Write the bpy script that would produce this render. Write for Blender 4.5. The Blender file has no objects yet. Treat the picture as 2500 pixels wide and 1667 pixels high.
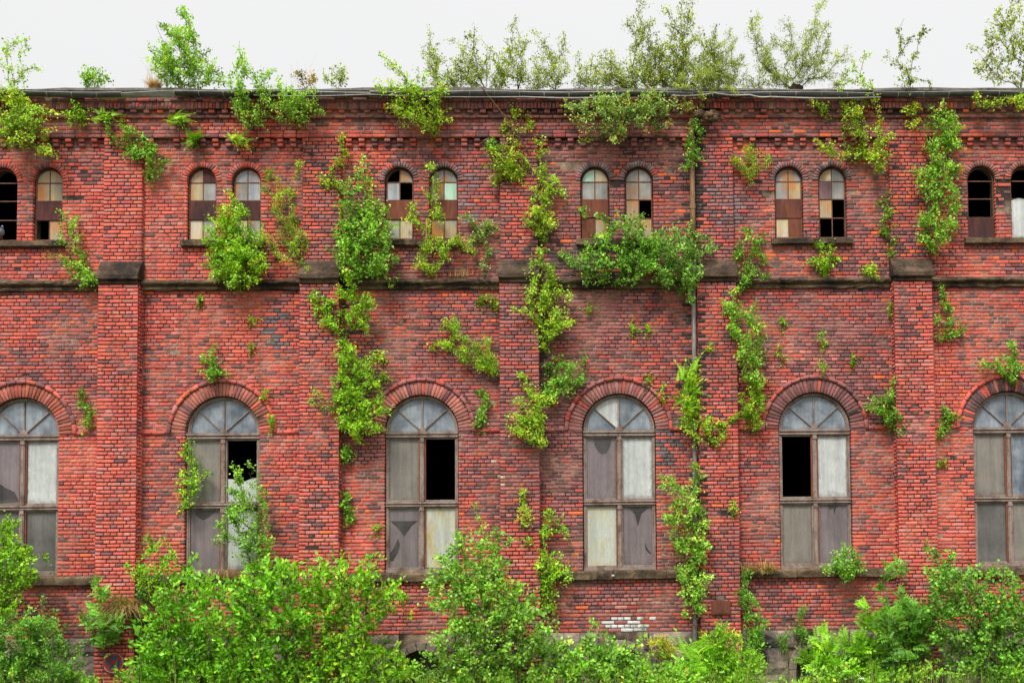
import bpy, bmesh, math, random
import numpy as np
from mathutils import Vector, Matrix

rng = np.random.default_rng(7)
S = bpy.context.scene
COL = S.collection

# ------------------------------------------------------------------ camera model (fitted to the photograph)
W, H = 2500.0, 1667.0
YAW, PITCH, ROLL = math.radians(1.41160852), math.radians(2.65147354), math.radians(-0.52441101)
FPX, SX, SY = 2791.23881, -0.109002835, 0.114384865
CAM = np.array([-0.5, -24.0, 3.76])

def cam_axes():
    cy, sy = math.cos(YAW), math.sin(YAW)
    r = np.array([cy, -sy, 0]); f = np.array([sy, cy, 0]); u = np.array([0, 0, 1.])
    cp, sp = math.cos(PITCH), math.sin(PITCH)
    f2 = f * cp + u * sp; u2 = u * cp - f * sp
    cr, sr = math.cos(ROLL), math.sin(ROLL)
    return r * cr + u2 * sr, u2 * cr - r * sr, f2
RX, UX, FX = cam_axes()

def P(px, py, y=0.0):
    """point of the plane at depth y that the photograph shows at pixel (px, py) of 2500 x 1667"""
    d = FX + RX * ((px - W / 2 + SX * W) / FPX) - UX * ((py - H / 2 - SY * W) / FPX)
    return CAM + d * ((y + 24.0) / d[1])

def Zc(py, y=0.0, px=1250): return float(P(px, py, y)[2])
K = 2500.0 / 2352.0
def PF(fx, fy, y=0.0): return P(fx * K, fy * K, y)

# ------------------------------------------------------------------ noise
def _h(ix, iy, s):
    v = np.sin(ix * 127.1 + iy * 311.7 + s * 74.7) * 43758.5453
    return v - np.floor(v)
def vnoise(x, y, s=0):
    x = np.asarray(x, float); y = np.asarray(y, float)
    ix, iy = np.floor(x), np.floor(y); fx, fy = x - ix, y - iy
    fx = fx * fx * (3 - 2 * fx); fy = fy * fy * (3 - 2 * fy)
    a = _h(ix, iy, s); b = _h(ix + 1, iy, s); c = _h(ix, iy + 1, s); d = _h(ix + 1, iy + 1, s)
    return (a * (1 - fx) + b * fx) * (1 - fy) + (c * (1 - fx) + d * fx) * fy
def fbm(x, y, s=0): return .55 * vnoise(x, y, s) + .3 * vnoise(x * 2.1, y * 2.1, s + 3) + .15 * vnoise(x * 4.3, y * 4.3, s + 7)
def sstep(a, b, x):
    t = np.clip((x - a) / (b - a), 0, 1); return t * t * (3 - 2 * t)

# ------------------------------------------------------------------ materials
def nodes_of(name):
    m = bpy.data.materials.new(name); m.use_nodes = True
    nt = m.node_tree; nt.nodes.clear()
    out = nt.nodes.new('ShaderNodeOutputMaterial')
    return m, nt, out
def N(nt, t, **kw):
    n = nt.nodes.new(t)
    for k, v in kw.items():
        if k in n.inputs.keys(): n.inputs[k].default_value = v
        else: setattr(n, k, v)
    return n
def noise(nt, scale, detail=4, rough=.55, stretch=None):
    tc = N(nt, 'ShaderNodeTexCoord'); src = tc.outputs['Object']
    if stretch:
        mp = N(nt, 'ShaderNodeMapping'); mp.inputs['Scale'].default_value = stretch
        nt.links.new(src, mp.inputs['Vector']); src = mp.outputs['Vector']
    n = N(nt, 'ShaderNodeTexNoise'); n.inputs['Scale'].default_value = scale
    n.inputs['Detail'].default_value = detail; n.inputs['Roughness'].default_value = rough
    nt.links.new(src, n.inputs['Vector']); return n.outputs['Fac']
def ramp(nt, fac, stops):
    r = N(nt, 'ShaderNodeValToRGB')
    els = r.color_ramp.elements
    while len(els) < len(stops): els.new(.5)
    for e, (p, c) in zip(els, stops):
        e.position = p; e.color = (c, c, c, 1) if isinstance(c, (int, float)) else (*c, 1)
    nt.links.new(fac, r.inputs['Fac']); return r.outputs['Color']
def mix(nt, fac, a, b, mode='MIX'):
    m = N(nt, 'ShaderNodeMixRGB', blend_type=mode)
    for s, v in (('Fac', fac), ('Color1', a), ('Color2', b)):
        if isinstance(v, (int, float)): m.inputs[s].default_value = v
        elif isinstance(v, tuple): m.inputs[s].default_value = (*v, 1)
        else: nt.links.new(v, m.inputs[s])
    return m.outputs['Color']
def finish(nt, out, color, rough=.8, bump=None, bstr=.3, bdist=.01, spec=.3, metal=0):
    p = N(nt, 'ShaderNodeBsdfPrincipled')
    if isinstance(color, tuple): p.inputs['Base Color'].default_value = (*color, 1)
    else: nt.links.new(color, p.inputs['Base Color'])
    if isinstance(rough, (int, float)): p.inputs['Roughness'].default_value = rough
    else: nt.links.new(rough, p.inputs['Roughness'])
    p.inputs['Specular IOR Level'].default_value = spec; p.inputs['Metallic'].default_value = metal
    if bump is not None:
        b = N(nt, 'ShaderNodeBump'); b.inputs['Strength'].default_value = bstr; b.inputs['Distance'].default_value = bdist
        nt.links.new(bump, b.inputs['Height']); nt.links.new(b.outputs['Normal'], p.inputs['Normal'])
    nt.links.new(p.outputs['BSDF'], out.inputs['Surface']); return p

def mat_brick():
    m, nt, out = nodes_of('brick')
    a = N(nt, 'ShaderNodeAttribute', attribute_name='Col').outputs['Color']
    fine = noise(nt, 28, 5, .65)
    c = mix(nt, 1.0, a, ramp(nt, fine, [(.25, .62), (.5, 1.0), (.75, 1.28)]), 'MULTIPLY')
    # black crust that runs in patches over neighbouring bricks
    soot = noise(nt, 1.0, 7, .68, (1.1, 1.1, .55))
    c = mix(nt, ramp(nt, soot, [(.55, 0.0), (.76, .55)]), c, (.07, .045, .045))
    # pale bloom of salts, lilac grey
    run = noise(nt, 2.2, 6, .7, (1.6, 1.6, .09)); big = noise(nt, .35, 3, .5)
    rf = mix(nt, 1.0, ramp(nt, run, [(.50, 0.0), (.66, .62)]), ramp(nt, big, [(.40, .15), (.58, 1.0)]), 'MULTIPLY')
    c = mix(nt, rf, c, (.085, .05, .05))
    eff = noise(nt, 13, 6, .7)
    zone = noise(nt, .55, 3, .5)
    f = mix(nt, 1.0, ramp(nt, eff, [(.54, 0.0), (.72, .62)]), ramp(nt, zone, [(.42, .08), (.62, .85)]), 'MULTIPLY')
    c = mix(nt, f, c, (.52, .35, .35))
    finish(nt, out, c, ramp(nt, fine, [(.3, .95), (.7, .7)]), fine, .6, .012, .3)
    return m
def mat_mortar(name='mortar', lo=.47, hi=.60):
    m, nt, out = nodes_of(name)
    z = noise(nt, .7, 5, .6); f = noise(nt, 40, 4, .6)
    c = mix(nt, ramp(nt, z, [(lo, 0.0), (hi, .9)]), (.055, .040, .036), (.42, .30, .20))
    c = mix(nt, 1.0, c, ramp(nt, f, [(.3, .6), (.7, 1.2)]), 'MULTIPLY')
    finish(nt, out, c, .95, f, .5, .01, .1); return m
def mat_stone(name, base, dark, pale, sc=3.0):
    m, nt, out = nodes_of(name)
    a = noise(nt, sc, 7, .65, (.5, 1, 1.3)); b = noise(nt, sc * 6, 5, .65); s = noise(nt, sc * .5, 5, .7, (1, 1, .6))
    c = mix(nt, ramp(nt, a, [(.4, 0.0), (.62, 1.0)]), base, pale)
    c = mix(nt, ramp(nt, s, [(.46, 0.0), (.62, .92)]), c, dark)
    c = mix(nt, 1.0, c, ramp(nt, b, [(.3, .6), (.7, 1.25)]), 'MULTIPLY')
    finish(nt, out, c, .9, b, .7, .02, .2); return m
def mat_two(name, c1, c2, scale=6, stretch=None, lo=.4, hi=.6, rough=.7, bump=.25, metal=0, spec=.3):
    m, nt, out = nodes_of(name)
    a = noise(nt, scale, 6, .65, stretch); b = noise(nt, scale * 7, 3, .6, stretch)
    c = mix(nt, ramp(nt, a, [(lo, 0.0), (hi, 1.0)]), c1, c2)
    c = mix(nt, 1.0, c, ramp(nt, b, [(.3, .7), (.7, 1.2)]), 'MULTIPLY')
    finish(nt, out, c, rough, b, bump, .006, spec, metal); return m
def mat_pane(name, c1, c2, rust=(.45, .2, .05), amount=0.0, rough=.22, edge_amt=.75):
    """grimy window glass: vertical runs of dirt over a dull sheet"""
    m, nt, out = nodes_of(name)
    st = noise(nt, 7, 5, .65, (1, 1, .06)); cl = noise(nt, 2.2, 5, .6); fi = noise(nt, 60, 3, .6, (1, 1, .15))
    c = mix(nt, ramp(nt, cl, [(.35, 0.0), (.65, 1.0)]), c1, c2)
    c = mix(nt, 1.0, c, ramp(nt, st, [(.30, .70), (.5, .98), (.70, 1.18)]), 'MULTIPLY')
    if amount:
        r = noise(nt, 3.2, 6, .65, (1, 1, .45))
        c = mix(nt, ramp(nt, r, [(.60 - amount, 0.0), (.74 - amount, .95)]), c, rust)
    tcg = N(nt, 'ShaderNodeTexCoord'); sx = N(nt, 'ShaderNodeSeparateXYZ'); nt.links.new(tcg.outputs['Generated'], sx.inputs[0])
    def edge(o):
        a = N(nt, 'ShaderNodeMath', operation='SUBTRACT'); nt.links.new(o, a.inputs[0]); a.inputs[1].default_value = .5
        a2 = N(nt, 'ShaderNodeMath', operation='ABSOLUTE'); nt.links.new(a.outputs[0], a2.inputs[0]); return a2.outputs[0]
    mxx = N(nt, 'ShaderNodeMath', operation='MAXIMUM'); nt.links.new(edge(sx.outputs['X']), mxx.inputs[0]); nt.links.new(edge(sx.outputs['Z']), mxx.inputs[1])
    wob = N(nt, 'ShaderNodeMath', operation='MULTIPLY_ADD'); nt.links.new(noise(nt, 11, 4, .65), wob.inputs[0]); wob.inputs[1].default_value = .26; nt.links.new(mxx.outputs[0], wob.inputs[2])
    c = mix(nt, ramp(nt, wob.outputs[0], [(.54, 0.0), (.66, edge_amt)]), c, rust if amount else (.10, .085, .07))
    c = mix(nt, .35, c, mix(nt, 1.0, c, ramp(nt, fi, [(.3, .6), (.7, 1.35)]), 'MULTIPLY'))
    finish(nt, out, c, rough, cl, .12, .01, .5); return m
def mat_leaf():
    m, nt, out = nodes_of('leaf')
    a = N(nt, 'ShaderNodeAttribute', attribute_name='Col').outputs['Color']
    p = N(nt, 'ShaderNodeBsdfPrincipled'); nt.links.new(a, p.inputs['Base Color'])
    p.inputs['Roughness'].default_value = .42; p.inputs['Specular IOR Level'].default_value = .35
    t = N(nt, 'ShaderNodeBsdfTranslucent')
    nt.links.new(mix(nt, 1.0, a, (1.15, 1.25, .5), 'MULTIPLY'), t.inputs['Color'])
    mx = N(nt, 'ShaderNodeMixShader'); mx.inputs[0].default_value = .30
    nt.links.new(p.outputs[0], mx.inputs[1]); nt.links.new(t.outputs[0], mx.inputs[2])
    nt.links.new(mx.outputs[0], out.inputs['Surface']); return m

M = {}
M['brick'] = mat_brick(); M['mortar'] = mat_mortar(); M['mortar_dark'] = mat_mortar('sooty_mortar', .56, .72); M['leaf'] = mat_leaf()
M['stone'] = mat_stone('sandstone', (.085, .055, .034), (.022, .017, .014), (.20, .14, .08))
M['cap'] = mat_stone('cap_stone', (.058, .036, .024), (.018, .014, .012), (.13, .085, .055))
M['plinth'] = mat_stone('plinth_stone', (.22, .17, .135), (.045, .042, .042), (.36, .28, .22), 2.2)
M['wood'] = mat_two('weathered_paint', (.27, .205, .17), (.115, .07, .05), 5, (1, 1, .5), .45, .68, .75, .4)
M['wood_red'] = mat_two('bare_red_wood', (.25, .075, .035), (.12, .055, .04), 7, (1, 1, .3), .4, .6, .8, .4)
M['iron'] = mat_two('rusty_bar', (.19, .08, .04), (.08, .045, .035), 14, None, .4, .6, .8, .3)
M['rust'] = mat_two('rust_sheet', (.21, .068, .036), (.095, .038, .03), 2.4, (1, 1, .22), .35, .65, .78, .25, spec=.15)
M['rust_dark'] = mat_two('dark_rust_sheet', (.125, .042, .034), (.05, .026, .025), 2.6, (1, 1, .25), .35, .65, .75, .25, spec=.15)
M['plum'] = mat_two('plum_sheet', (.21, .12, .12), (.15, .085, .085), 5, (1, 1, .2), .35, .65, .5, .15)
M['zinc'] = mat_two('zinc', (.10, .105, .12), (.045, .045, .05), 3, (.3, 1, 1), .4, .62, .42, .12, .35, .5)
M['zinc_pale'] = mat_two('weathered_zinc', (.36, .35, .31), (.17, .15, .12), 2, (.25, 1, 1), .4, .65, .5, .15, .2)
M['felt'] = mat_two('roof_felt', (.16, .14, .12), (.08, .075, .06), 3, None, .4, .62, .95, .5)
M['pipe_tan'] = mat_two('tan_pipe', (.30, .17, .07), (.13, .08, .05), 5, (1, 1, .18), .4, .65, .55, .2)
M['pipe_grey'] = mat_two('grey_pipe', (.20, .18, .165), (.055, .045, .04), 4, (1, 1, .2), .45, .62, .45, .2, .1)
M['dark'] = mat_two('dark_interior', (.06, .055, .055), (.03, .028, .028), 2, None, .4, .6, .95, .2)  # near black tone of the rooms inside, reused for the pigeon's eyes
M['plaster'] = mat_two('reveal_plaster', (.22, .17, .13), (.08, .06, .05), 6, None, .4, .65, .95, .5)
M['glass_grime'] = mat_pane('grimy_glass', (.34, .335, .30), (.20, .20, .195), (.38, .17, .045), .10, .35)
M['glass_clear'] = mat_pane('cleaner_glass', (.40, .43, .45), (.27, .29, .31), (.33, .16, .055), .02, .35)
M['glass_rust'] = mat_pane('rust_streaked_glass', (.42, .32, .15), (.30, .28, .22), (.46, .17, .03), .15, .4, .9)
M['glass_cream'] = mat_pane('cream_glass', (.56, .43, .22), (.48, .42, .33), (.42, .21, .05), .05, .4)
M['glass_mint'] = mat_pane('mint_glass', (.46, .66, .50), (.42, .62, .47), rough=.2, edge_amt=.1)
M['pane_blue'] = mat_pane('blue_grey_glass', (.085, .105, .13), (.27, .305, .33), rough=.2, edge_amt=.4)  # blue grey mottling paints reflected clouds into the glass colour
M['pane_white'] = mat_pane('milky_glass', (.50, .52, .49), (.40, .415, .40), rough=.24)
M['pane_yellow'] = mat_pane('yellowed_glass', (.46, .45, .33), (.42, .45, .42), (.40, .30, .12), .06, .24)
M['pane_beige'] = mat_pane('beige_glass', (.22, .195, .16), (.17, .155, .135), rough=.2)
M['pane_purple'] = mat_pane('mauve_glass', (.20, .16, .16), (.155, .13, .135), rough=.18)
M['pane_grey'] = mat_pane('grey_glass', (.15, .142, .13), (.09, .086, .082), rough=.18)
M['pane_dark'] = mat_pane('dark_glass', (.035, .03, .03), (.07, .062, .06), rough=.15)
M['bark'] = mat_two('bark', (.12, .07, .045), (.06, .04, .03), 14, (1, 1, .4), .4, .6, .9, .4)
M['bark_grey'] = mat_two('grey_bark', (.20, .125, .06), (.055, .038, .025), 10, (1, 1, .4), .4, .6, .9, .6)
M['earth'] = mat_two('earth', (.06, .05, .03), (.035, .045, .02), 2, None, .4, .6, .95, .5)
M['sign_red'] = mat_two('sign_red', (.36, .035, .025), (.27, .035, .03), 8, None, .4, .7, .4, .05)
M['sign_blue'] = mat_two('sign_blue', (.055, .075, .14), (.035, .05, .10), 8, None, .4, .7, .4, .05)
M['sign_rim'] = mat_two('sign_rim', (.42, .40, .36), (.22, .2, .18), 8, None, .4, .7, .5, .05)
M['paper'] = mat_two('paper', (.78, .78, .76), (.7, .7, .68), 8)
M['pigeon'] = mat_two('pigeon_feather', (.23, .26, .31), (.12, .13, .16), 10, None, .4, .65, .7, .1)
M['pigeon_dark'] = mat_two('pigeon_wing', (.10, .11, .13), (.06, .065, .08), 12, None, .4, .65, .7, .1)
M['pigeon_leg'] = mat_two('pigeon_leg', (.40, .13, .1), (.3, .1, .08), 12)

# ------------------------------------------------------------------ mesh helpers
def link(name, me, parent=None):
    o = bpy.data.objects.new(name, me); COL.objects.link(o)
    if parent is not None: o.parent = parent
    return o
def tag(o, label=None, cat=None, group=None, kind=None):
    for k, v in (('label', label), ('category', cat), ('group', group), ('kind', kind)):
        if v: o[k] = v
    return o
def empty(name, loc=(0, 0, 0), label=None, cat=None, group=None):
    o = bpy.data.objects.new(name, None); COL.objects.link(o); o.location = tuple(float(v) for v in loc)
    o.empty_display_size = .1
    return tag(o, label, cat, group)
def np_mesh(name, verts, faces, mats, fcol=None, fmat=None, off=(0, 0, 0)):
    """verts (n,3), faces (m,k) all of one size"""
    me = bpy.data.meshes.new(name)
    v = np.asarray(verts, np.float32) - np.asarray(off, np.float32)
    f = np.asarray(faces, np.int32); m, k = f.shape
    me.vertices.add(len(v)); me.vertices.foreach_set('co', v.ravel())
    me.loops.add(m * k); me.loops.foreach_set('vertex_index', f.ravel())
    me.polygons.add(m); me.polygons.foreach_set('loop_start', np.arange(0, m * k, k, dtype=np.int32))
    if fmat is not None: me.polygons.foreach_set('material_index', np.asarray(fmat, np.int32))
    for mt in mats: me.materials.append(mt)
    if fcol is not None:
        a = me.attributes.new('Col', 'FLOAT_COLOR', 'FACE')
        c = np.ones((m, 4), np.float32); c[:, :3] = fcol
        a.data.foreach_set('color', c.ravel())
    me.update(); me.validate(); return me

class MB:
    """collects boxes, prisms, tubes; builds one mesh object"""
    def __init__(s): s.v = []; s.f = []; s.m = []
    def add(s, vs, fs, mi=0):
        b = len(s.v); s.v += [tuple(map(float, p)) for p in vs]
        s.f += [tuple(b + i for i in f) for f in fs]; s.m += [mi] * len(fs)
    def box(s, x0, x1, y0, y1, z0, z1, mi=0):
        s.add([(x0, y0, z0), (x1, y0, z0), (x1, y1, z0), (x0, y1, z0), (x0, y0, z1), (x1, y0, z1), (x1, y1, z1), (x0, y1, z1)],
              [(0, 1, 5, 4), (1, 2, 6, 5), (2, 3, 7, 6), (3, 0, 4, 7), (4, 5, 6, 7), (0, 3, 2, 1)], mi)
    def poly(s, pts, y0, y1, mi=0):
        """polygon in x,z extruded from y0 (front) to y1; points counter-clockwise as seen from the front"""
        n = len(pts)
        vs = [(x, y0, z) for x, z in pts] + [(x, y1, z) for x, z in pts]
        fs = [tuple(range(n)), tuple(range(2 * n - 1, n - 1, -1))] + [(i, i + n, (i + 1) % n + n, (i + 1) % n) for i in range(n)]
        s.add(vs, fs, mi)
    def profile(s, pts, x0, x1, mi=0, seg=1, wob=0.0, seed=0):
        """profile in y,z swept along x, closed"""
        n = len(pts); vs = []; fs = []
        r = random.Random(seed)
        for k in range(seg + 1):
            x = x0 + (x1 - x0) * k / seg
            for (y, z) in pts: vs.append((x, y + r.uniform(-wob, wob), z + r.uniform(-wob, wob)))
        for k in range(seg):
            for i in range(n):
                a, b = k * n + i, k * n + (i + 1) % n
                fs.append((a, b, b + n, a + n))
        fs.append(tuple(range(n - 1, -1, -1))); fs.append(tuple(range(seg * n, seg * n + n)))
        s.add(vs, fs, mi)
    def tube(s, pts, r, n=8, mi=0, cap=True):
        pts = [np.array(p, float) for p in pts]
        rs = r if isinstance(r, (list, tuple)) else [r] * len(pts)
        vs = []; fs = []; u = None
        for i, p in enumerate(pts):
            t = pts[min(i + 1, len(pts) - 1)] - pts[max(i - 1, 0)]; t /= np.linalg.norm(t) + 1e-9
            if u is None:
                a = np.array([1., 0, 0]) if abs(t[0]) < .8 else np.array([0, 0, 1.])
                u = np.cross(t, a)
            u = u - t * (u @ t); u /= np.linalg.norm(u) + 1e-9; w = np.cross(t, u)
            for k in range(n):
                an = 2 * math.pi * k / n
                vs.append(p + rs[i] * (u * math.cos(an) + w * math.sin(an)))
        for i in range(len(pts) - 1):
            for k in range(n):
                a, b = i * n + k, i * n + (k + 1) % n
                fs.append((a, b, b + n, a + n))
        if cap: fs.append(tuple(range(n - 1, -1, -1))); fs.append(tuple(range((len(pts) - 1) * n, len(pts) * n)))
        s.add(vs, fs, mi)
    def build(s, name, mats, parent=None, off=(0, 0, 0), bevel=0, smooth=False):
        me = bpy.data.meshes.new(name)
        me.from_pydata([(x - off[0], y - off[1], z - off[2]) for x, y, z in s.v], [], s.f)
        for m in (mats if isinstance(mats, (list, tuple)) else [mats]): me.materials.append(m)
        me.polygons.foreach_set('material_index', s.m)
        if smooth: me.polygons.foreach_set('use_smooth', [True] * len(s.f))
        bm = bmesh.new(); bm.from_mesh(me); bmesh.ops.recalc_face_normals(bm, faces=bm.faces); bm.to_mesh(me); bm.free()
        me.update(); o = link(name, me, parent)
        if bevel:
            b = o.modifiers.new('bevel', 'BEVEL'); b.width = bevel; b.segments = 2; b.limit_method = 'ANGLE'
        return o

# ------------------------------------------------------------------ brickwork: every brick is laid on its own
RED = np.array([.60, .112, .080]); ORG = np.array([.66, .138, .080]); DRK = np.array([.175, .072, .07])
PUR = np.array([.33, .112, .10]); PNK = np.array([.56, .175, .14])
def brick_colors(x, z, r, bias=0.0):
    x = np.asarray(x, float); z = np.asarray(z, float); n = len(x)
    zone = fbm(x * .42 + 9, z * .42, 1)
    right = sstep(-7.5, -2.5, x) * (1 - .45 * sstep(5.2, 6.5, x))
    up = sstep(8.2, 9.2, z)
    dark = .17 + 1.6 * (zone - .44) + right * (.22 + .16 * up) + .12 * sstep(11.9, 12.3, z) + .10 * sstep(2.5, 2.2, z) + bias
    dark = np.clip(dark, .03, .9)
    u = r.random(n); k = r.random(n)
    c = RED * (1 - .0) + np.zeros((n, 1))
    c = np.where((k < .22)[:, None], ORG, c); c = np.where((k > .80)[:, None], PNK, c)
    isd = u < dark
    dd = np.where((r.random(n) < .30)[:, None], DRK, PUR)
    c = np.where(isd[:, None], dd * (1 - .0), c)
    c = c * (1 - .38 * np.clip(dark, 0, 1)[:, None] * (~isd)[:, None])
    c = c * (.80 + .38 * r.random(n))[:, None]
    c = c * (1 + .10 * (r.random((n, 3)) - .5))
    spall = r.random(n) < (.006 + .022 * sstep(2.4, 3.5, x) * up)
    c = np.where(spall[:, None], np.array([.74, .15, .045]), c)
    return np.clip(c, .01, .85)

class Bricks:
    def __init__(s, seed): s.r = np.random.default_rng(seed); s.q = []
    def rect(s, xa, xb, za, zb, y, depth=.12): s.q.append((xa, xb, za, zb, y, depth))
    def fill(s, x0, x1, z0, z1, y, holes=(), depth=.12, course=.0785, phase=0, length=.27, missing=.0018):
        n = max(1, int(round((z1 - z0) / course))); c = (z1 - z0) / n
        for i in range(n):
            zl, zh = z0 + i * c, z0 + (i + 1) * c
            iv = [(x0, x1)]
            for (xc, half, zb, zs, r) in holes:
                if zh <= zb + .02: continue
                if zl < zs: w = half
                elif zl - zs < r + .03: w = math.sqrt((r + .03) ** 2 - (zl - zs) ** 2)
                else: continue
                nv = []
                for a, b in iv:
                    if xc + w <= a or xc - w >= b: nv.append((a, b)); continue
                    if xc - w > a + .02: nv.append((a, xc - w))
                    if xc + w < b - .02: nv.append((xc + w, b))
                iv = nv
            j = i + phase
            L = length if j % 2 == 0 else length / 2
            if s.r.random() < .06: L = length if L < length else length / 2
            o = (j // 2 % 2) * length / 2 if j % 2 == 0 else length / 4
            for a, b in iv:
                k0 = math.floor((a - o) / L); cuts = [a]; k = k0 + 1
                while o + k * L < b:
                    t = o + k * L
                    if t - cuts[-1] > .055 and b - t > .055: cuts.append(t + s.r.normal(0, .006))
                    k += 1
                cuts.append(b)
                for t0, t1 in zip(cuts[:-1], cuts[1:]):
                    if t1 - t0 < .02: continue
                    dy = 0
                    if s.r.random() < missing: dy = s.r.uniform(.03, .08)
                    s.q.append((t0, t1, zl, zh, y + dy, depth))
    def build(s, name, parent, joint=.0142, patches=(), bias=0.0, rough=1.0, mat=None):
        q = np.array(s.q); n = len(q); r = s.r
        j = joint / 2
        xa = q[:, 0] + j; xb = q[:, 1] - j; za = q[:, 2] + j; zb = q[:, 3] - j
        y = q[:, 4] + r.normal(0, .0032 * rough, n); yb = q[:, 4] + q[:, 5]
        cx = (xa + xb) / 2; cz = (za + zb) / 2
        col = brick_colors(cx, cz, r, bias)
        # deep weathering in zones
        wz = sstep(.55, .75, fbm(cx * .8, cz * .8, 11)); y = y + np.minimum(wz * np.abs(r.normal(0, .007, n)), .006)
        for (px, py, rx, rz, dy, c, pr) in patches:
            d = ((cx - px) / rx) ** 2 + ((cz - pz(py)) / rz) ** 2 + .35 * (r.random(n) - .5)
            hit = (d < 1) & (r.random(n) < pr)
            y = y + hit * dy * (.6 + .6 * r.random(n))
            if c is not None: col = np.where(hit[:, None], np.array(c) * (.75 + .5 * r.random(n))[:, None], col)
        b = np.minimum(.007 + .006 * r.random(n), (zb - za) * .22)     # worn edge
        jt = lambda sc: r.normal(0, sc * rough, n)
        V = np.zeros((n, 12, 3))
        for i, (X, Z) in enumerate(((xa, za), (xb, za), (xb, zb), (xa, zb))):
            sx = 1 if i in (0, 3) else -1; sz = 1 if i in (0, 1) else -1
            ox, oz = X + jt(.0022), Z + jt(.0022)
            V[:, i, 0] = ox + sx * b; V[:, i, 1] = y + jt(.0022); V[:, i, 2] = oz + sz * b
            V[:, i + 4, 0] = ox; V[:, i + 4, 1] = y + b * .9; V[:, i + 4, 2] = oz
            V[:, i + 8, 0] = X; V[:, i + 8, 1] = yb; V[:, i + 8, 2] = Z
        F = [(0, 1, 2, 3)]
        for i in range(4):
            k = (i + 1) % 4
            F.append((i + 4, k + 4, k, i)); F.append((i + 8, k + 8, k + 4, i + 4))
        F = np.array(F)
        faces = (np.arange(n)[:, None, None] * 12 + F[None]).reshape(-1, 4)
        fc = np.repeat(col, len(F), 0)
        me = np_mesh(name, V.reshape(-1, 3), faces, [mat or M['brick']], fc)
        return link(name, me, parent)
def pz(z): return z

def ring_bricks(name, parent, xc, zs, r0, r1, n, y, depth, seed, a0=0, a1=math.pi, bias=0.0, gap=.010, tone=None):
    """wedge bricks of an arch, built as one mesh"""
    r = np.random.default_rng(seed); V = []; F = []; C = []
    for k in range(n):
        t0 = a0 + (a1 - a0) * k / n; t1 = a0 + (a1 - a0) * (k + 1) / n
        g0 = gap / 2 / r0; g1 = gap / 2 / r1
        yy = y + r.normal(0, .004); e = r.normal(0, .006)
        pts = [(r0 + abs(e) * .5, t0 + g0), (r1 + e, t0 + g1), (r1 + e, t1 - g1), (r0 + abs(e) * .5, t1 - g0)]
        b = len(V); cr = (r0 + r1) / 2; ct = (t0 + t1) / 2
        for (rr, t) in pts:
            r2 = rr + (cr - rr) * .07; t2 = t + (ct - t) * .16
            V.append((xc + math.cos(t2) * r2, yy + r.normal(0, .002), zs + math.sin(t2) * r2))
        for (rr, t) in pts: V.append((xc + math.cos(t) * rr, yy + .008, zs + math.sin(t) * rr))
        for (rr, t) in pts: V.append((xc + math.cos(t) * rr, y + depth, zs + math.sin(t) * rr))
        F.append((b, b + 1, b + 2, b + 3))
        for i in range(4):
            q = (i + 1) % 4
            F.append((b + 4 + i, b + 4 + q, b + q, b + i)); F.append((b + 8 + i, b + 8 + q, b + 4 + q, b + 4 + i))
        c = brick_colors([xc + math.cos(ct) * cr], [zs + math.sin(ct) * cr], r, bias)[0]
        if tone is not None and r.random() < .7: c = np.array(tone) * (.7 + .6 * r.random())
        C += [c] * 9
    me = np_mesh(name, V, F, [M['brick']], np.array(C))
    bm = bmesh.new(); bm.from_mesh(me); bmesh.ops.recalc_face_normals(bm, faces=bm.faces); bm.to_mesh(me); bm.free()
    return link(name, me, parent)

# ------------------------------------------------------------------ the factory
BAY = 4.14
WX = [(k - 3) * BAY for k in range(6)]
PXS = [(k - 3.5) * BAY for k in range(7)]
XL, XR = -15.3, 11.2
Z_GROUND = 0.0
Z_PL = Zc(1545); Z_SILLB = Zc(1417, -.1); Z_SILL = Zc(1396, -.1); Z_SPR = Zc(1052); Z_STRB = Zc(704, -.1)
Z_STR = Zc(682, -.1); Z_FRB = Zc(336, -.1); Z_TOP = Zc(237, -.25)
Z_S2B = Zc(581, 0, 1511); Z_S2S = Zc(441, 0, 1511)
R_L, R_S = .765, .300
HL = [(x, R_L, Z_SILL - .02, Z_SPR, R_L) for x in WX]
HS = []
for x in WX:
    HS += [(x - .468, R_S, Z_S2B - .03, Z_S2S, R_S), (x + .468, R_S, Z_S2B - .03, Z_S2S, R_S)]
Z_CEL = Zc(1641); R_C = .49
HC = [(x, R_C, -.2, Z_CEL, R_C) for x in WX]

fac = empty('brick_factory', (0, 0, 0), 'long derelict red brick factory with arched windows and buttress pilasters overgrown by saplings', 'factory')

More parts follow.
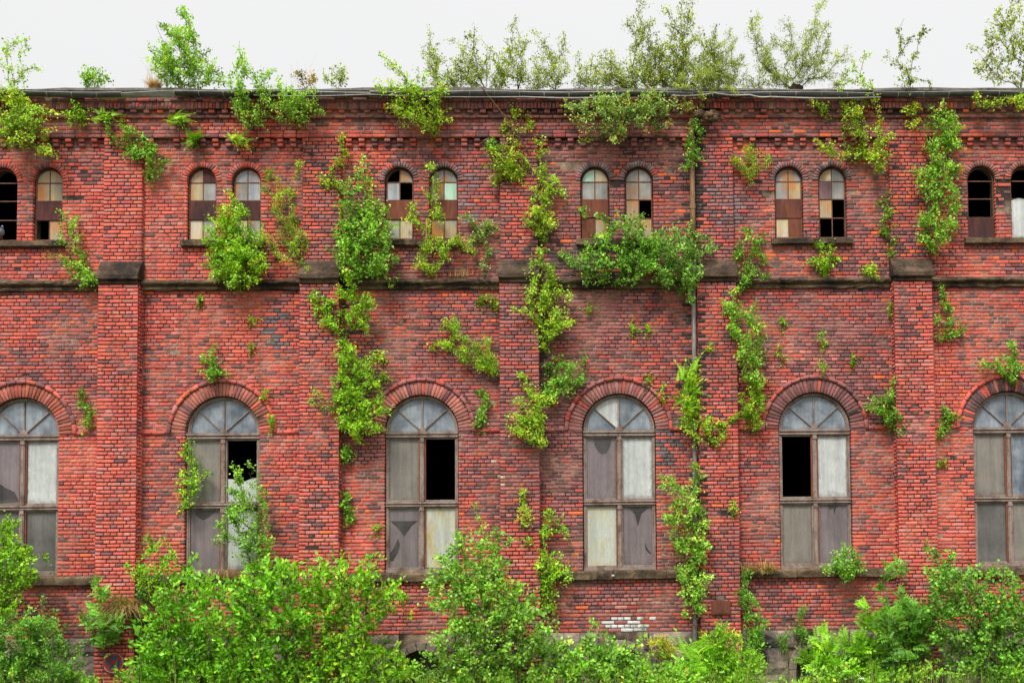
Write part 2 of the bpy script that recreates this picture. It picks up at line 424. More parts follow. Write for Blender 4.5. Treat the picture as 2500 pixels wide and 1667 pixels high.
# mortar core with all openings, plus their reveals
def core_wall():
    mb = MB(); G = .012
    holes = [(x, h + G, zb - G, zs, r + G) for (x, h, zb, zs, r) in HL + HS + HC]
    xs = {XL, XR}
    for (x, h, zb, zs, r) in holes:
        for i in range(25): xs.add(round(x + r * math.cos(math.pi * i / 24), 5))
    xs = sorted(xs)
    for a, b in zip(xs[:-1], xs[1:]):
        if b - a < 1e-4: continue
        iv = []
        mid = (a + b) / 2
        for (x, h, zb, zs, r) in holes:
            if abs(mid - x) < r:
                f = lambda t: zs + math.sqrt(max(0, r * r - (t - x) ** 2))
                iv.append((zb, zb, f(a), f(b)))
        iv.sort(); z = (-.4, -.4)
        for (b0, b1, t0, t1) in iv:
            mb.add([(a, .012, z[0]), (b, .012, z[1]), (b, .012, b1), (a, .012, b0)], [(0, 1, 2, 3)])
            z = (t0, t1)
        mb.add([(a, .012, z[0]), (b, .012, z[1]), (b, .012, Z_TOP), (a, .012, Z_TOP)], [(0, 1, 2, 3)])
    for (x, h, zb, zs, r) in holes:
        out = [(x - r, zb), (x + r, zb), (x + r, zs)] + [(x + r * math.cos(math.pi * i / 24), zs + r * math.sin(math.pi * i / 24)) for i in range(1, 24)] + [(x - r, zs)]
        n = len(out)
        mb.add([(p, .012, q) for p, q in out] + [(p, .38, q) for p, q in out], [(i, (i + 1) % n, (i + 1) % n + n, i + n) for i in range(n)], 1)
    return mb.build('wall_core', [M['mortar'], M['plaster']], fac)
core_wall()

# dark rooms behind
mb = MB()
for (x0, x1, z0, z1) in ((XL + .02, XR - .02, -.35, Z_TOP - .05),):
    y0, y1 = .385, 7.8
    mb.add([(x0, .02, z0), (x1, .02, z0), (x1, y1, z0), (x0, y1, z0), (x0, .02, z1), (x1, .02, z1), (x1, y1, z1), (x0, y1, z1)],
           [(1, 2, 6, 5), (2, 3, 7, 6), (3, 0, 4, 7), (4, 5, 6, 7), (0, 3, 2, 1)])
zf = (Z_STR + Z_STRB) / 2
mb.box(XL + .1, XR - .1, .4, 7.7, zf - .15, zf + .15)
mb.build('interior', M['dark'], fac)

def patch_px(px, py, rx, ry, dy, c, pr=.85):
    p = P(px, py); return (p[0], p[2], rx / 117., ry / 117., dy, c, pr)
HOLE = (.05, .03, .03); FRESH = (.62, .15, .06); PLAST = (.5, .24, .16); BEIGE = (.42, .31, .2); GREYB = (.15, .12, .12)
PATCH = [patch_px(1395, 404, 32, 13, .035, PLAST), patch_px(208, 416, 18, 6, .05, FRESH), patch_px(185, 484, 26, 7, .07, HOLE),
         patch_px(660, 812, 16, 26, .02, BEIGE, .5), patch_px(676, 812, 30, 60, .0, GREYB, .55), patch_px(657, 860, 8, 12, .06, HOLE),
         patch_px(1870, 470, 20, 6, .08, HOLE), patch_px(1878, 484, 16, 5, .02, PLAST), patch_px(1746, 430, 22, 7, .06, HOLE),
         patch_px(1498, 446, 12, 12, .05, FRESH), patch_px(1620, 435, 16, 6, .03, FRESH), patch_px(1850, 445, 22, 6, .05, HOLE),
         patch_px(1546, 1522, 62, 20, -.002, (.62, .6, .58), .62), patch_px(438, 720, 14, 9, .07, HOLE),
         patch_px(1900, 622, 60, 18, 0, (.62, .12, .04), .32), patch_px(2450, 470, 18, 60, .02, (.66, .13, .045), .55),
         patch_px(640, 568, 10, 8, .07, HOLE), patch_px(1640, 410, 30, 20, .01, PNK, .4), patch_px(432, 858, 10, 8, .04, BEIGE), patch_px(1705, 430, 9, 150, 0, (.035, .026, .024), .9), patch_px(1706, 860, 9, 160, 0, (.035, .026, .024), .9), patch_px(1708, 1180, 9, 150, 0, (.035, .026, .024), .9), patch_px(1678, 660, 9, 300, 0, (.06, .035, .035), .6),  # black strips beside the downpipe paint the gap's shadow, with some soot, onto bricks
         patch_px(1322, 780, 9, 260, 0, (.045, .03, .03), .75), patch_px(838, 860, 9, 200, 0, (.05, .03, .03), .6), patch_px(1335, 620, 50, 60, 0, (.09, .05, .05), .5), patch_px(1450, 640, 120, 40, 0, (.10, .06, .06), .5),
         patch_px(2085, 470, 12, 4, .03, FRESH), patch_px(1560, 1480, 70, 26, 0, (.4, .17, .13), .4), patch_px(1950, 900, 120, 60, 0, PNK, .25),
         patch_px(1620, 1080, 55, 60, 0, GREYB, .5), patch_px(1130, 480, 60, 70, 0, (.24, .15, .155), .5), patch_px(1780, 500, 55, 60, 0, (.24, .15, .155), .4),
         patch_px(560, 640, 50, 20, 0, GREYB, .5), patch_px(1190, 480, 30, 140, 0, PUR, .4), patch_px(1210, 1130, 10, 6, .0, BEIGE, .9)] + [patch_px(1172 + i * 11, 1072 + i * 19, 8, 7, 0, (.5, .36, .25), .8) for i in range(8)]

# panels between the pilasters: lower wall, upper wall
bw = Bricks(1)
bw.fill(XL, XR, Z_PL, Z_SILLB, 0.0, HC)
bw.fill(XL, XR, Z_SILL, Z_STRB, 0.0, HL, phase=1)
bw.fill(XL, XR, Z_STR, Z_FRB - .18, 0.0, HS)
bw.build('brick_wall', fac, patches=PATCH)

# frieze, corbel teeth and cornice courses
fr = Bricks(2)
z0, z1 = Z_FRB, Zc(290, -.1)
fr.fill(XL, XR, z0 + (z1 - z0) * .2, z1, -.10)
fr.fill(XL, XR, z0, z0 + (z1 - z0) * .2, -.118, course=.08)
zz = z0 + .0
for i in range(7 - 1):
    x = PXS[i] + .42
    while x < PXS[i + 1] - .45:
        if fr.r.random() > .05:
            fr.rect(x + .07, x + .205, zz - .085, zz - .004, -.092 + fr.r.normal(0, .006), .13)
            fr.rect(x + .072, x + .203, zz - .172, zz - .092, -.058 + fr.r.normal(0, .006), .1)
        else: fr.rect(x + .07, x + .205, zz - .085, zz - .004, -.03, .1)
        x += .27
    fr.fill(PXS[i] + .40, PXS[i + 1] - .40, zz - .178, zz, 0.0)
fr.build('frieze', fac, patches=PATCH, bias=.05)
co = Bricks(3)
za, zb = Zc(288, -.16), Zc(280, -.16)
co.fill(XL, XR, za, zb, -.16, course=.08, missing=.02)
za, zb = Zc(276, -.2), Zc(267, -.2)
x = XL
while x < XR:
    if co.r.random() > .03: co.rect(x, x + .135, za, zb, -.215 + co.r.normal(0, .008), .2)
    co.rect(x + .135, x + .27, za, zb, -.150, .12); x += .27
za, zb = Zc(265, -.26), Zc(249, -.26)
x = XL
while x < XR:
    w = .077 * co.r.uniform(.93, 1.08)
    co.rect(x, x + w, za + co.r.normal(0, .004), zb, -.255 + co.r.normal(0, .006), .2); x += w
za, zb = Zc(247.5, -.3), Zc(238, -.3)
x = XL
while x < XR:
    w = .137 if co.r.random() < .6 else .27
    if co.r.random() > .035: co.rect(x, x + w, za, zb, -.295 + co.r.normal(0, .009), .25)
    x += w
co.build('cornice', fac, bias=.16, rough=1.5)
mb = MB()
mb.box(XL, XR, -.086, .010, Z_FRB + .006, Zc(289, -.1) + .03)
mb.box(XL, XR, -.140, .010, Zc(289, -.15) + .031, Zc(266, -.2))
mb.box(XL, XR, -.235, .010, Zc(265.5, -.24), Zc(248.5, -.24))
mb.box(XL, XR, -.262, .010, Zc(248, -.26) + .002, Zc(232, -.26))
mb.build('cornice_core', M['mortar'], fac)

# pilasters with weathered stone caps
for i, x in enumerate(PXS):
    b = Bricks(20 + i); w = .41
    zt = Zc(690, -.28)
    b.fill(x - w, x + w, .05 if False else Z_PL - .9, zt, -.28, depth=.1, phase=i)
    r = b.r
    n = int(round((zt - Z_PL + .9) / .0785)); c = (zt - Z_PL + .9) / n
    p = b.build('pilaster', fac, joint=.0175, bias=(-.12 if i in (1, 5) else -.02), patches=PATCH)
    # returns of the pilaster: bricks laid along y on both flanks
    for s in (-1, 1):
        V = []; F = []; C = []
        for k in range(n):
            zl = Z_PL - .9 + k * c + .006; zh = zl + c - .012
            ys = [-.279, -.145, .008] if k % 2 else [-.279, .008]
            for ya, yb2 in zip(ys[:-1], ys[1:]):
                xo = x + s * (w - .002 + r.normal(0, .003)); q = len(V)
                for (yy, z) in ((ya + .006, zl), (yb2 - .006, zl), (yb2 - .006, zh), (ya + .006, zh)):
                    V.append((xo, yy, z))
                for (yy, z) in ((ya + .006, zl), (yb2 - .006, zl), (yb2 - .006, zh), (ya + .006, zh)):
                    V.append((xo - s * .1, yy, z))
                F += [(q, q + 1, q + 2, q + 3)] + [(q + j, q + (j + 1) % 4, q + 4 + (j + 1) % 4, q + 4 + j) for j in range(4)]
                C += [brick_colors([x], [zl], r, -.05)[0]] * 5
        link('flank_bricks', np_mesh('flank_bricks', V, F, [M['brick']], np.array(C)), p)
    mb = MB(); mb.box(x - w + .012, x + w - .012, -.268, .012, Z_PL - .9, zt); mb.build('pilaster_core', M['mortar_dark'], p)
    # upper shaft
    b = Bricks(40 + i); zc0 = Zc(640, -.1); wu = .405
    b.fill(x - wu, x + wu, zc0, Z_FRB, -.10, depth=.11, phase=i + 1)
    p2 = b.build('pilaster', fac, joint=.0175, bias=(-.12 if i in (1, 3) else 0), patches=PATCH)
    mb = MB(); mb.box(x - wu + .012, x + wu - .012, -.088, .012, zc0 - .05, Z_FRB); mb.build('pilaster_core', M['mortar_dark'], p2)
    # cap
    mb = MB(); wc = .43
    zs0, zs1, zs2 = Zc(677, -.36), Zc(667, -.36), Zc(634, -.12)
    mb.profile([(-.375, zs0), (-.375, zs1), (-.115, zs2), (.0, zs2), (.0, zs0)], x - wc, x + wc, 0, 5, .006, i)
    mb.profile([(-.30, zt), (-.325, zt + .02), (-.30, zt + .055), (-.345, zs0 - .002), (.0, zs0 - .002), (.0, zt)], x - wc + .03, x + wc - .03, 0, 5, .005, 30 + i)
    mb.build('pilaster_cap', M['cap'], fac, bevel=.008)

# string course, sill course, plinth in stone, laid in lengths
def stone_lengths(name, prof, seed, ends, wob=.006, mat='stone'):
    r = random.Random(seed); mb = MB()
    for (a, b) in ends:
        x = a
        while x < b - .02:
            L = min(r.uniform(.9, 1.6), b - x)
            if b - x - L < .4: L = b - x
            dy, dz = r.uniform(-.012, .012), r.uniform(-.006, .006)
            mb.profile([(y + (dy if y < -.01 else 0), z + dz) for y, z in prof], x + .003, x + L - .003, 0, 9, wob, r.random())
            x += L
    return mb.build(name, M[mat], fac, bevel=.006)
spans = [(XL, PXS[0] - .41)] + [(PXS[i] + .412, PXS[i + 1] - .412) for i in range(6)] + [(PXS[6] + .412, XR)]
zA, zB, zD, zE = Zc(706, -.06), Zc(694, -.10), Zc(688, -.14), Zc(681, -.12)
for k, sp in enumerate(spans):
    stone_lengths('string_course', [(-.05, zA), (-.075, zA + .03), (-.06, zB - .01), (-.13, zD - .02), (-.15, zD + .01), (-.14, zE - .01), (-.02, zE + .03), (.0, zE + .03), (.0, zA)], 50 + k, [sp], .012)
    stone_lengths('sill_course', [(-.085, Z_SILLB), (-.10, Z_SILLB + .012), (-.10, Z_SILL - .03), (-.085, Z_SILL), (.05, Z_SILL + .015), (.05, Z_SILLB)], 70 + k, [sp], .006)

# rock faced plinth with low cellar arches
def plinth():
    r = random.Random(4); mb = MB(); hz = [-.3, .35, Z_PL - .36, Z_PL]
    for a, b in zip(hz[:-1], hz[1:]):
        x = XL
        while x < XR:
            L = r.uniform(.55, 1.15); x1 = min(XR, x + L)
            pieces = [(x, x1)]
            for (xc, h, zb, zs, rr) in HC:
                if a < zs: w = rr + .16
                elif a - zs < rr + .16: w = math.sqrt((rr + .16) ** 2 - (a - zs) ** 2)
                else: continue
                nv = []
                for p, q in pieces:
                    if xc + w <= p or xc - w >= q: nv.append((p, q)); continue
                    if xc - w > p + .03: nv.append((p, xc - w))
                    if xc + w < q - .03: nv.append((xc + w, q))
                pieces = nv
            for p, q in pieces:
                nx, nz = 6, 4; vs = []; fs = []
                yo = -.06 + r.uniform(-.012, .012)
                for jz in range(nz + 1):
                    for ix in range(nx + 1):
                        e = ix in (0, nx) or jz in (0, nz)
                        vs.append((p + .006 + (q - p - .012) * ix / nx, yo + (0.015 if e else -r.uniform(.0, .035)), a + .006 + (b - a - .012) * jz / nz))
                for jz in range(nz):
                    for ix in range(nx):
                        k = jz * (nx + 1) + ix; fs.append((k, k + 1, k + nx + 2, k + nx + 1))
                mb.add(vs, fs)
                mb.box(p + .006, q - .006, yo + .016, .009, a + .006, b - .006)
            x = x1
    for (xc, h, zb, zs, rr) in HC:
        n = 9
        for k in range(n):
            t0, t1 = math.pi * k / n + .012, math.pi * (k + 1) / n - .012
            pts = [(xc + math.cos(t) * q, zs + math.sin(t) * q) for q, t in ((rr + .005, t0), (rr + .165, t0), (rr + .165, t1), (rr + .005, t1))]
            mb.poly(pts, -.10 + r.uniform(-.008, .008), .008)
        for s in (-1, 1): mb.box(xc + s * (rr + .085) - .08, xc + s * (rr + .085) + .08, -.10, .008, -.3, zs - .004)
    return mb.build('stone_plinth', M['plinth'], fac, bevel=.008)
plinth()

# brick arches
tones_small = {0: None, 1: None, 2: (.21, .13, .125), 3: (.2, .15, .15), 4: (.21, .15, .15), 5: (.3, .12, .09)}
for k, x in enumerate(WX):
    t = [(.36, .1, .06), (.36, .12, .085), (.42, .15, .11), (.32, .13, .11), (.2, .08, .075), (.13, .07, .07)][k]
    ring_bricks('arch_ring', fac, x, Z_SPR, .775, 1.055, 38, -.012, .13, 100 + k, tone=t, gap=.011)
    hd = ring_bricks('arch_hood', fac, x, Z_SPR, 1.066, 1.14, 17, -.052, .14, 120 + k, gap=.012)
    ring_bricks('arch_backing', fac, x, Z_SPR, .777, 1.05, 28, .002, .05, 5, gap=0).data.materials[0] = M['mortar']
for k, (x, h, zb, zs, r) in enumerate(HS):
    ring_bricks('window_arch', fac, x, zs, r + .004, r + .118, 19, -.016, .13, 140 + k, tone=tones_small[k // 2], gap=.012)
# flat label course at the springing, from hood to pilaster
for k, x in enumerate(WX):
    for a, b in ((PXS[k] + .412, x - 1.06), (x + 1.06, PXS[k + 1] - .412)):
        lb = Bricks(900 + k * 2 + (a > x)); lb.fill(a, b, Z_SPR - .02, Z_SPR + .06, -.035, course=.08, length=.27)
        lb.build('label_course', fac)

# ------------------------------------------------------------------ large arched windows
def arc(xc, zs, r, a0, a1, n): return [(xc + r * math.cos(a0 + (a1 - a0) * i / n), zs + r * math.sin(a0 + (a1 - a0) * i / n)) for i in range(n + 1)]
ZT1a, ZT1b = Zc(1067, .1), Zc(1052, .1)
ZT2a, ZT2b = Zc(1235, .1), Zc(1222, .1)
ZFB = Zc(1396, .1)
def pane_obj(poly, mat, parent, y=.135, name='pane', label=None, patches=()):
    mb = MB(); mb.poly(poly, y, y + .004)
    for pp in patches: mb.poly(pp, y - .0015, y + .001, 1)
    o = mb.build(name, [M[mat], M['pane_dark']], parent)
    if label: o['label'] = label
    return o
def big_window(x, lun, cells):
    """lun: four lunette glasses; cells: UL, UR, LL, LR"""
    f = MB(); Rr = .755; y0, y1 = .085, .17
    zs = ZT1b
    # arched rim
    n = 24
    for (ro, ri, yy) in ((Rr, Rr - .045, y0), (Rr - .046, Rr - .07, y0 + .022)):
        o = arc(x, zs, ro, 0, math.pi, n); q = arc(x, zs, ri, 0, math.pi, n)
        for i in range(n): f.poly([q[i], o[i], o[i + 1], q[i + 1]], yy, y1)
    # glazing bars of the fan
    for an in (math.radians(42), math.radians(90), math.radians(138)):
        c, s = math.cos(an), math.sin(an); px, pz_ = -s * .011, c * .011
        f.poly([(x + c * .05 + px, zs + s * .05 + pz_), (x + c * .05 - px, zs + s * .05 - pz_), (x + c * .69 - px, zs + s * .69 - pz_), (x + c * .69 + px, zs + s * .69 + pz_)], y0 + .02, y1)
    f.poly([(x - .085, zs), (x + .085, zs)] + arc(x, zs, .085, 0.1, math.pi - .1, 8), y0 - .004, y1)
    # transoms, with mouldings
    def transom(a, b):
        h = b - a
        f.box(x - Rr, x + Rr, y0, y1, a + .002, b - .002)
        f.box(x - Rr - .003, x + Rr + .003, y0 - .05, y0 - .001, a + h * .58, b - h * .06)
        f.box(x - Rr - .002, x + Rr + .002, y0 - .03, y0 - .001, a + h * .08, a + h * .44)
    transom(ZT1a, ZT1b); transom(ZT2a, ZT2b)
    f.box(x - Rr, x + Rr, y0 - .035, y1, ZFB, ZFB + .085)
    for s in (-1, 1):
        for a, b in ((ZFB + .086, ZT2a), (ZT2b, ZT1a)):
            xa, xb = sorted((x + s * Rr, x + s * (Rr - .042))); f.box(xa, xb, y0, y1, a, b)
    # centre posts with small blocks
    for a, b in ((ZFB + .086, ZT2a), (ZT2b, ZT1a)):
        f.box(x - .042, x + .042, y0 - .02, y1, a, b)
        f.box(x - .044, x + .044, y0 - .045, y0 - .021, b - .085, b - .002)
        f.box(x - .044, x + .044, y0 - .04, y0 - .021, a + .002, a + .05)
        f.box(x - .020, x + .024, y0 - .032, y0 - .0205, a + .051, b - .086)
        for s in (-1, 1):                                           # sash stiles showing bare wood
            xa, xb = sorted((x + s * .043, x + s * .075)); f.box(xa, xb, y0 + .012, y1, a + .001, b - .001, 1 if s == RS.choice((-1, 1)) else 0)
            xa, xb = sorted((x + s * (Rr - .043), x + s * (Rr - .068))); f.box(xa, xb, y0 + .014, y1, a + .001, b - .001)
            xa, xb = sorted((x + s * .076, x + s * (Rr - .069)))
            f.box(xa, xb, y0 + .013, y1, a + .001, a + .032); f.box(xa, xb, y0 + .013, y1, b - .03, b - .001)
    w = f.build('arched_window', [M['wood'], M['wood_red']], fac, bevel=.004)
    angs = [180, 138, 90, 42, 0]
    for i, mt in enumerate(lun):
        a1, a0 = math.radians(angs[i]), math.radians(angs[i + 1])
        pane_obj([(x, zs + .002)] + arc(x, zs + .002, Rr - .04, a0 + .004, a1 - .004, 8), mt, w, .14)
    q = [(x - Rr + .05, x - .06, ZT2b + .01, ZT1a - .01), (x + .06, x + Rr - .05, ZT2b + .01, ZT1a - .01),
         (x - Rr + .05, x - .06, ZFB + .09, ZT2a - .01), (x + .06, x + Rr - .05, ZFB + .09, ZT2a - .01)]
    for (xa, xb, za, zb), cell in zip(q, cells):
        if cell is None: continue
        mt, poly, dark, lab = (cell + (None,) * 4)[:4] if isinstance(cell, tuple) else (cell, None, None, None)
        U = lambda pts: [(xa + (xb - xa) * u, za + (zb - za) * v) for u, v in pts]
        pane_obj(U(poly or [(0, 0), (1, 0), (1, 1), (0, 1)]), mt, w, label=lab, patches=[U(d) for d in (dark or ())])
    return w
RS = random.Random(5)
half = [(.22, 1), (.30, .86), (.42, .76), (.55, .72), (.68, .74), (.80, .84), (.88, 1)]
V1 = [(.10, 1), (.2, .95), (.40, .86), (.48, .70), (.5, .66), (.53, .70), (.62, .86), (.85, .96), (.93, 1)]
V2 = [(.05, .78), (.3, .66), (.45, .56), (.5, .52), (.58, .58), (.75, .7), (.95, .78)]
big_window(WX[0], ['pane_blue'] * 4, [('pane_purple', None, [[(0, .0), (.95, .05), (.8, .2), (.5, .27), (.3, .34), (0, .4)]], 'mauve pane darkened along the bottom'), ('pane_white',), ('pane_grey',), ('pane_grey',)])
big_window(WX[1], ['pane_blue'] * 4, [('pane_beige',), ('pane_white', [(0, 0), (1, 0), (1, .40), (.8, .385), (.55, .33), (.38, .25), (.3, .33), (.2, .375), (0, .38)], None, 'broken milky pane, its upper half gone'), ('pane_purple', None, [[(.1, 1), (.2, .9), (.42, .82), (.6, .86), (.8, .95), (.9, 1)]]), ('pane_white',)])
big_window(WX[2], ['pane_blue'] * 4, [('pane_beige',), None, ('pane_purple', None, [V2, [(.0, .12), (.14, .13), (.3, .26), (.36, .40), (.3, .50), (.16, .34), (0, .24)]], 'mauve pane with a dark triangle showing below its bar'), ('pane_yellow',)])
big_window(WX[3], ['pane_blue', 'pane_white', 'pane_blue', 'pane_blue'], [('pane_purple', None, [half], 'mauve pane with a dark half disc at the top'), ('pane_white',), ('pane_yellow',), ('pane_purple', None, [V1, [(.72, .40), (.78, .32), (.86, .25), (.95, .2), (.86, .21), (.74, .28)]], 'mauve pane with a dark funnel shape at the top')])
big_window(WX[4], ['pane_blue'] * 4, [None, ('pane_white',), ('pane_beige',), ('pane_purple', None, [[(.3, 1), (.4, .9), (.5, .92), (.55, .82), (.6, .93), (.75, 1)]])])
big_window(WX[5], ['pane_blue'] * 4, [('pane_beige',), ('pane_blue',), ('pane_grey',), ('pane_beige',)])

# ------------------------------------------------------------------ small paired windows of iron bars
def small_window(x, grid, sheet=None, bars=True, rows_only=False):
    """grid: rows from the arch down, each [a, b] of materials; None is open. sheet: {row: (material, label)} covers a whole row"""
    r = .272; zs = Z_S2S - .005; zb = Z_S2B
    zr = [zs + r, zs, zs - .385, zs - .79, zb]
    f = MB(); y0, y1 = .10, .13; n = 18
    o = arc(x, zs, r + .02, 0, math.pi, n); q = arc(x, zs, r - .008, 0, math.pi, n)
    for i in range(n): f.poly([q[i], o[i], o[i + 1], q[i + 1]], y0 - .01, y1 + .01)
    for s in (-1, 1):
        xa, xb = sorted((x + s * (r + .02), x + s * (r - .008))); f.box(xa, xb, y0 - .01, y1 + .01, zb, zs)
    f.box(x - r + .008, x + r - .008, y0 - .01, y1 + .01, zb, zb + .025)
    for zz in (zs, zr[2], zr[3]): f.box(x - r + .008, x + r - .008, y0, y1, zz - .012, zz + .012)
    for i in range(4):
        if rows_only: continue
        if sheet and i in sheet and sheet[i][0] is not None: continue
        hi = zr[i] - (.0 if i else .004); lo = zr[i + 1]
        f.box(x - .011, x + .011, y0 + .003, y1 - .003, lo + .013, hi - .013)
    w = f.build('paired_window', M['iron'], fac, bevel=.002)
    for i in range(4):
        hi, lo = zr[i], zr[i + 1]
        if sheet and i in sheet:
            mt, lab = sheet[i][:2]
            if len(sheet[i]) > 2: poly = [(x - r - .012 + (2 * r + .024) * u, lo + (hi - lo) * v) for u, v in sheet[i][2]]
            else: poly = [(x - r - .012, lo), (x + r + .012, lo), (x + r + .012, hi), (x - r - .012, hi)]
            mb = MB(); mb.poly(poly, y0 - .022, y0 - .016); so = mb.build('metal_sheet', M[mt], w); so['label'] = lab
            continue
        for s, mt in zip((-1, 1), grid[i]):
            if mt is None: continue
            kind = 'metal_sheet' if mt in ('rust', 'rust_dark', 'plum') else 'pane'
            yy = y0 - .008 if kind == 'metal_sheet' else y0 + .008
            if i == 0:
                pts = [(x, zs + .002)] + (arc(x, zs + .002, r - .004, 0, math.pi / 2, 8) if s > 0 else arc(x, zs + .002, r - .004, math.pi / 2, math.pi, 8))
            else:
                xa, xb = sorted((x + s * .004, x + s * (r - .002))); pts = [(xa, lo + .006), (xb, lo + .006), (xb, hi - .006), (xa, hi - .006)]
            mb = MB(); mb.poly(pts, yy, yy + .004); mb.build(kind, M[mt], w)
    return w
g, c_, o_, rr_, m_ = 'glass_grime', 'glass_clear', 'glass_rust', 'glass_cream', 'glass_mint'
op = [None, None]
SW = [
 ([op, op, op, op], {}, True),
 ([[o_, o_], [o_, o_], op, [None, o_]], {2: ('rust_dark', 'dark rusted metal sheet')}, False),
 ([[o_, 'rust_dark'], [o_, g], op, [rr_, g]], {2: ('rust_dark', 'dark rusted metal sheet')}, False),
 ([[c_, c_], [g, c_], ['rust_dark', 'rust_dark'], [rr_, g]], {}, False),
 ([[None, g], [c_, None], op, [g, rr_]], {2: ('rust', 'brown rusted metal sheet')}, False),
 ([[g, g], [g, m_], op, [o_, o_]], {2: ('rust', 'brown rusted metal sheet')}, False),
 ([[m_, rr_], [g, g], op, ['rust', o_]], {2: ('rust', 'brown rusted sheet with a ragged lower edge', [(0, -.06), (.12, -.02), (.35, .06), (.55, .1), (.7, .02), (.85, -.06), (1, -.08), (1, 1), (0, 1)])}, False),
 ([[g, g], [g, g], [o_, None], [o_, o_]], {}, False),
 ([[g, g], [g, o_], op, [rr_, 'rust']], {2: ('rust', 'brown rusted metal sheet')}, False),
 ([[rr_, g], ['plum', g], [o_, None], op], {}, False),
 ([op, op, op, op], {3: ('rust_dark', 'riveted dark plate')}, True),
 ([op, op, op, op], {}, True)]
for (xc, *_), (gr, sh, ro) in zip(HS, SW): small_window(xc, gr, sh, rows_only=ro)
# pale sheet leaning in the last opening
x = HS[11][0]; mb = MB(); mb.poly([(x - .27, Z_S2B), (x + .27, Z_S2B), (x + .27, Z_S2B + .7), (x + .1, Z_S2B + .82), (x - .12, Z_S2B + .86), (x - .27, Z_S2B + .8)], .085, .092)
mb.build('pale_sheet', M['pane_white'], fac)
# sills
for k, x in enumerate(WX):
    mb = MB(); zt_, zb_ = Zc(583, -.1, 1511), Zc(597, -.1, 1511)
    mt = 'stone'
    mb.profile([(-.10, zb_), (-.115, zb_ + .012), (-.115, zt_ - .01), (-.10, zt_), (.09, zt_ + .025), (.09, zb_)], x - .87, x + .87, 0, 14, .008, k)
    mb.build('window_sill', M[mt], fac, bevel=.006)

# cellar windows
for k, (x, h, zb, zs, r) in enumerate(HC):
    f = MB(); n = 14
    o = arc(x, zs, r - .01, 0, math.pi, n); q = arc(x, zs, r - .07, 0, math.pi, n)
    for i in range(n): f.poly([q[i], o[i], o[i + 1], q[i + 1]], .2, .26)
    f.box(x - .03, x + .03, .205, .255, -.1, zs + r - .05); f.box(x - r, x + r, .203, .257, zs - .03, zs + .02)
    w = f.build('cellar_window', M['iron'], fac)
    mb = MB(); mb.poly([(x - r + .04, -.15), (x + r - .04, -.15), (x + r - .04, zs)] + arc(x, zs, r - .04, .05, math.pi - .05, 12) + [(x - r + .04, zs)], .225, .23)
    mb.build('pane', M['pane_dark'], w)

# roof, gutter, pipe
mb = MB(); r = random.Random(3)
zr0 = Zc(222, -.36); zr1 = Zc(214, -.36)
n = 90
vs = []; fs = []
for i in range(n + 1):
    x = XL + (XR - XL) * i / n
    w1 = .022 * math.sin(x * 1.1) + .03 * (vnoise(x * 1.4, 0, 5) - .5) + .02 * (vnoise(x * 5, 3, 6) - .5)
    vs += [(x, -.36 + r.uniform(-.012, .012), zr0 + .006), (x, -.345, zr1 - .012 + w1), (x, -.18, zr1 + .015 + w1), (x, 1.0, zr1 + .09 + w1 * .4), (x, 8.0, zr1 + .85), (x, 8.0, zr1 + .75), (x, -.25, zr0 + .006)]
for i in range(n):
    for k in range(7):
        a, b = i * 7 + k, i * 7 + (k + 1) % 7; fs.append((a, b, b + 7, a + 7))
fs += [tuple(range(6, -1, -1)), tuple(range(n * 7, n * 7 + 7))]
mb.add(vs, fs); mb.build('roof', M['felt'], fac)
mb = MB(); mb.box(XL, XR, 7.8, 8.0, -.3, zr1 + .7); mb.box(XL - .25, XL - .002, 0.0, 8.0, -.3, zr1 + .05); mb.box(XR + .002, XR + .25, 0.0, 8.0, -.3, zr1 + .05)
mb.build('end_walls', M['mortar'], fac)
def gutter(px0, px1, py0, py1):
    a, b = P(px0, py0, -.40), P(px1, py1, -.40); mb = MB(); n = 10; rad = .072; m = max(3, int(abs(b[0] - a[0]) / .5))
    vs = []; fs = []
    for k in range(m + 1):
        t = k / m; p = a + (b - a) * t; sag = -.012 * math.sin(t * math.pi * m / 3)
        for rr2 in (rad, rad - .006):
            for i in range(n + 1):
                an = math.pi + math.pi * i / n
                vs.append((p[0], p[1] + math.cos(an) * rr2, p[2] + math.sin(an) * rr2 + sag))
    w = 2 * (n + 1)
    for k in range(m):
        for i in range(n):
            q = k * w + i; fs.append((q, q + 1, q + 1 + w, q + w)); q += n + 1; fs.append((q, q + w, q + w + 1, q + 1))
        for q in (k * w, k * w + n): fs.append((q, q + w, q + w + n + 1, q + n + 1))
    mb.add(vs, fs)
    for k in range(m + 1):                                            # brackets and beaded rim
        t = k / m; p = a + (b - a) * t
        mb.tube([(p[0], p[1] + math.cos(math.pi + math.pi * i / 8) * .079, p[2] + math.sin(math.pi + math.pi * i / 8) * .079 - .012 * math.sin(t * math.pi * m / 3)) for i in range(9)], .009, 5, 1)
    mb.tube([(a + (b - a) * k / m) + np.array([0, -rad, .004 - .012 * math.sin(k / m * math.pi * m / 3)]) for k in range(m + 1)], .011, 6, 1)
    return mb.build('gutter', [M['zinc'], M['zinc_pale']], fac)
gutter(-250, 300, 226, 229); gutter(428, 905, 225, 229); gutter(905, 1690, 227, 229); gutter(1690, 2130, 228, 230); gutter(2130, 2560, 227, 228)
mb = MB(); a, b = P(205, 231, -.46), P(428, 221, -.47); a2, b2 = P(250, 244, -.33), P(428, 236, -.40)
for (p, q) in ((a, a2),): pass
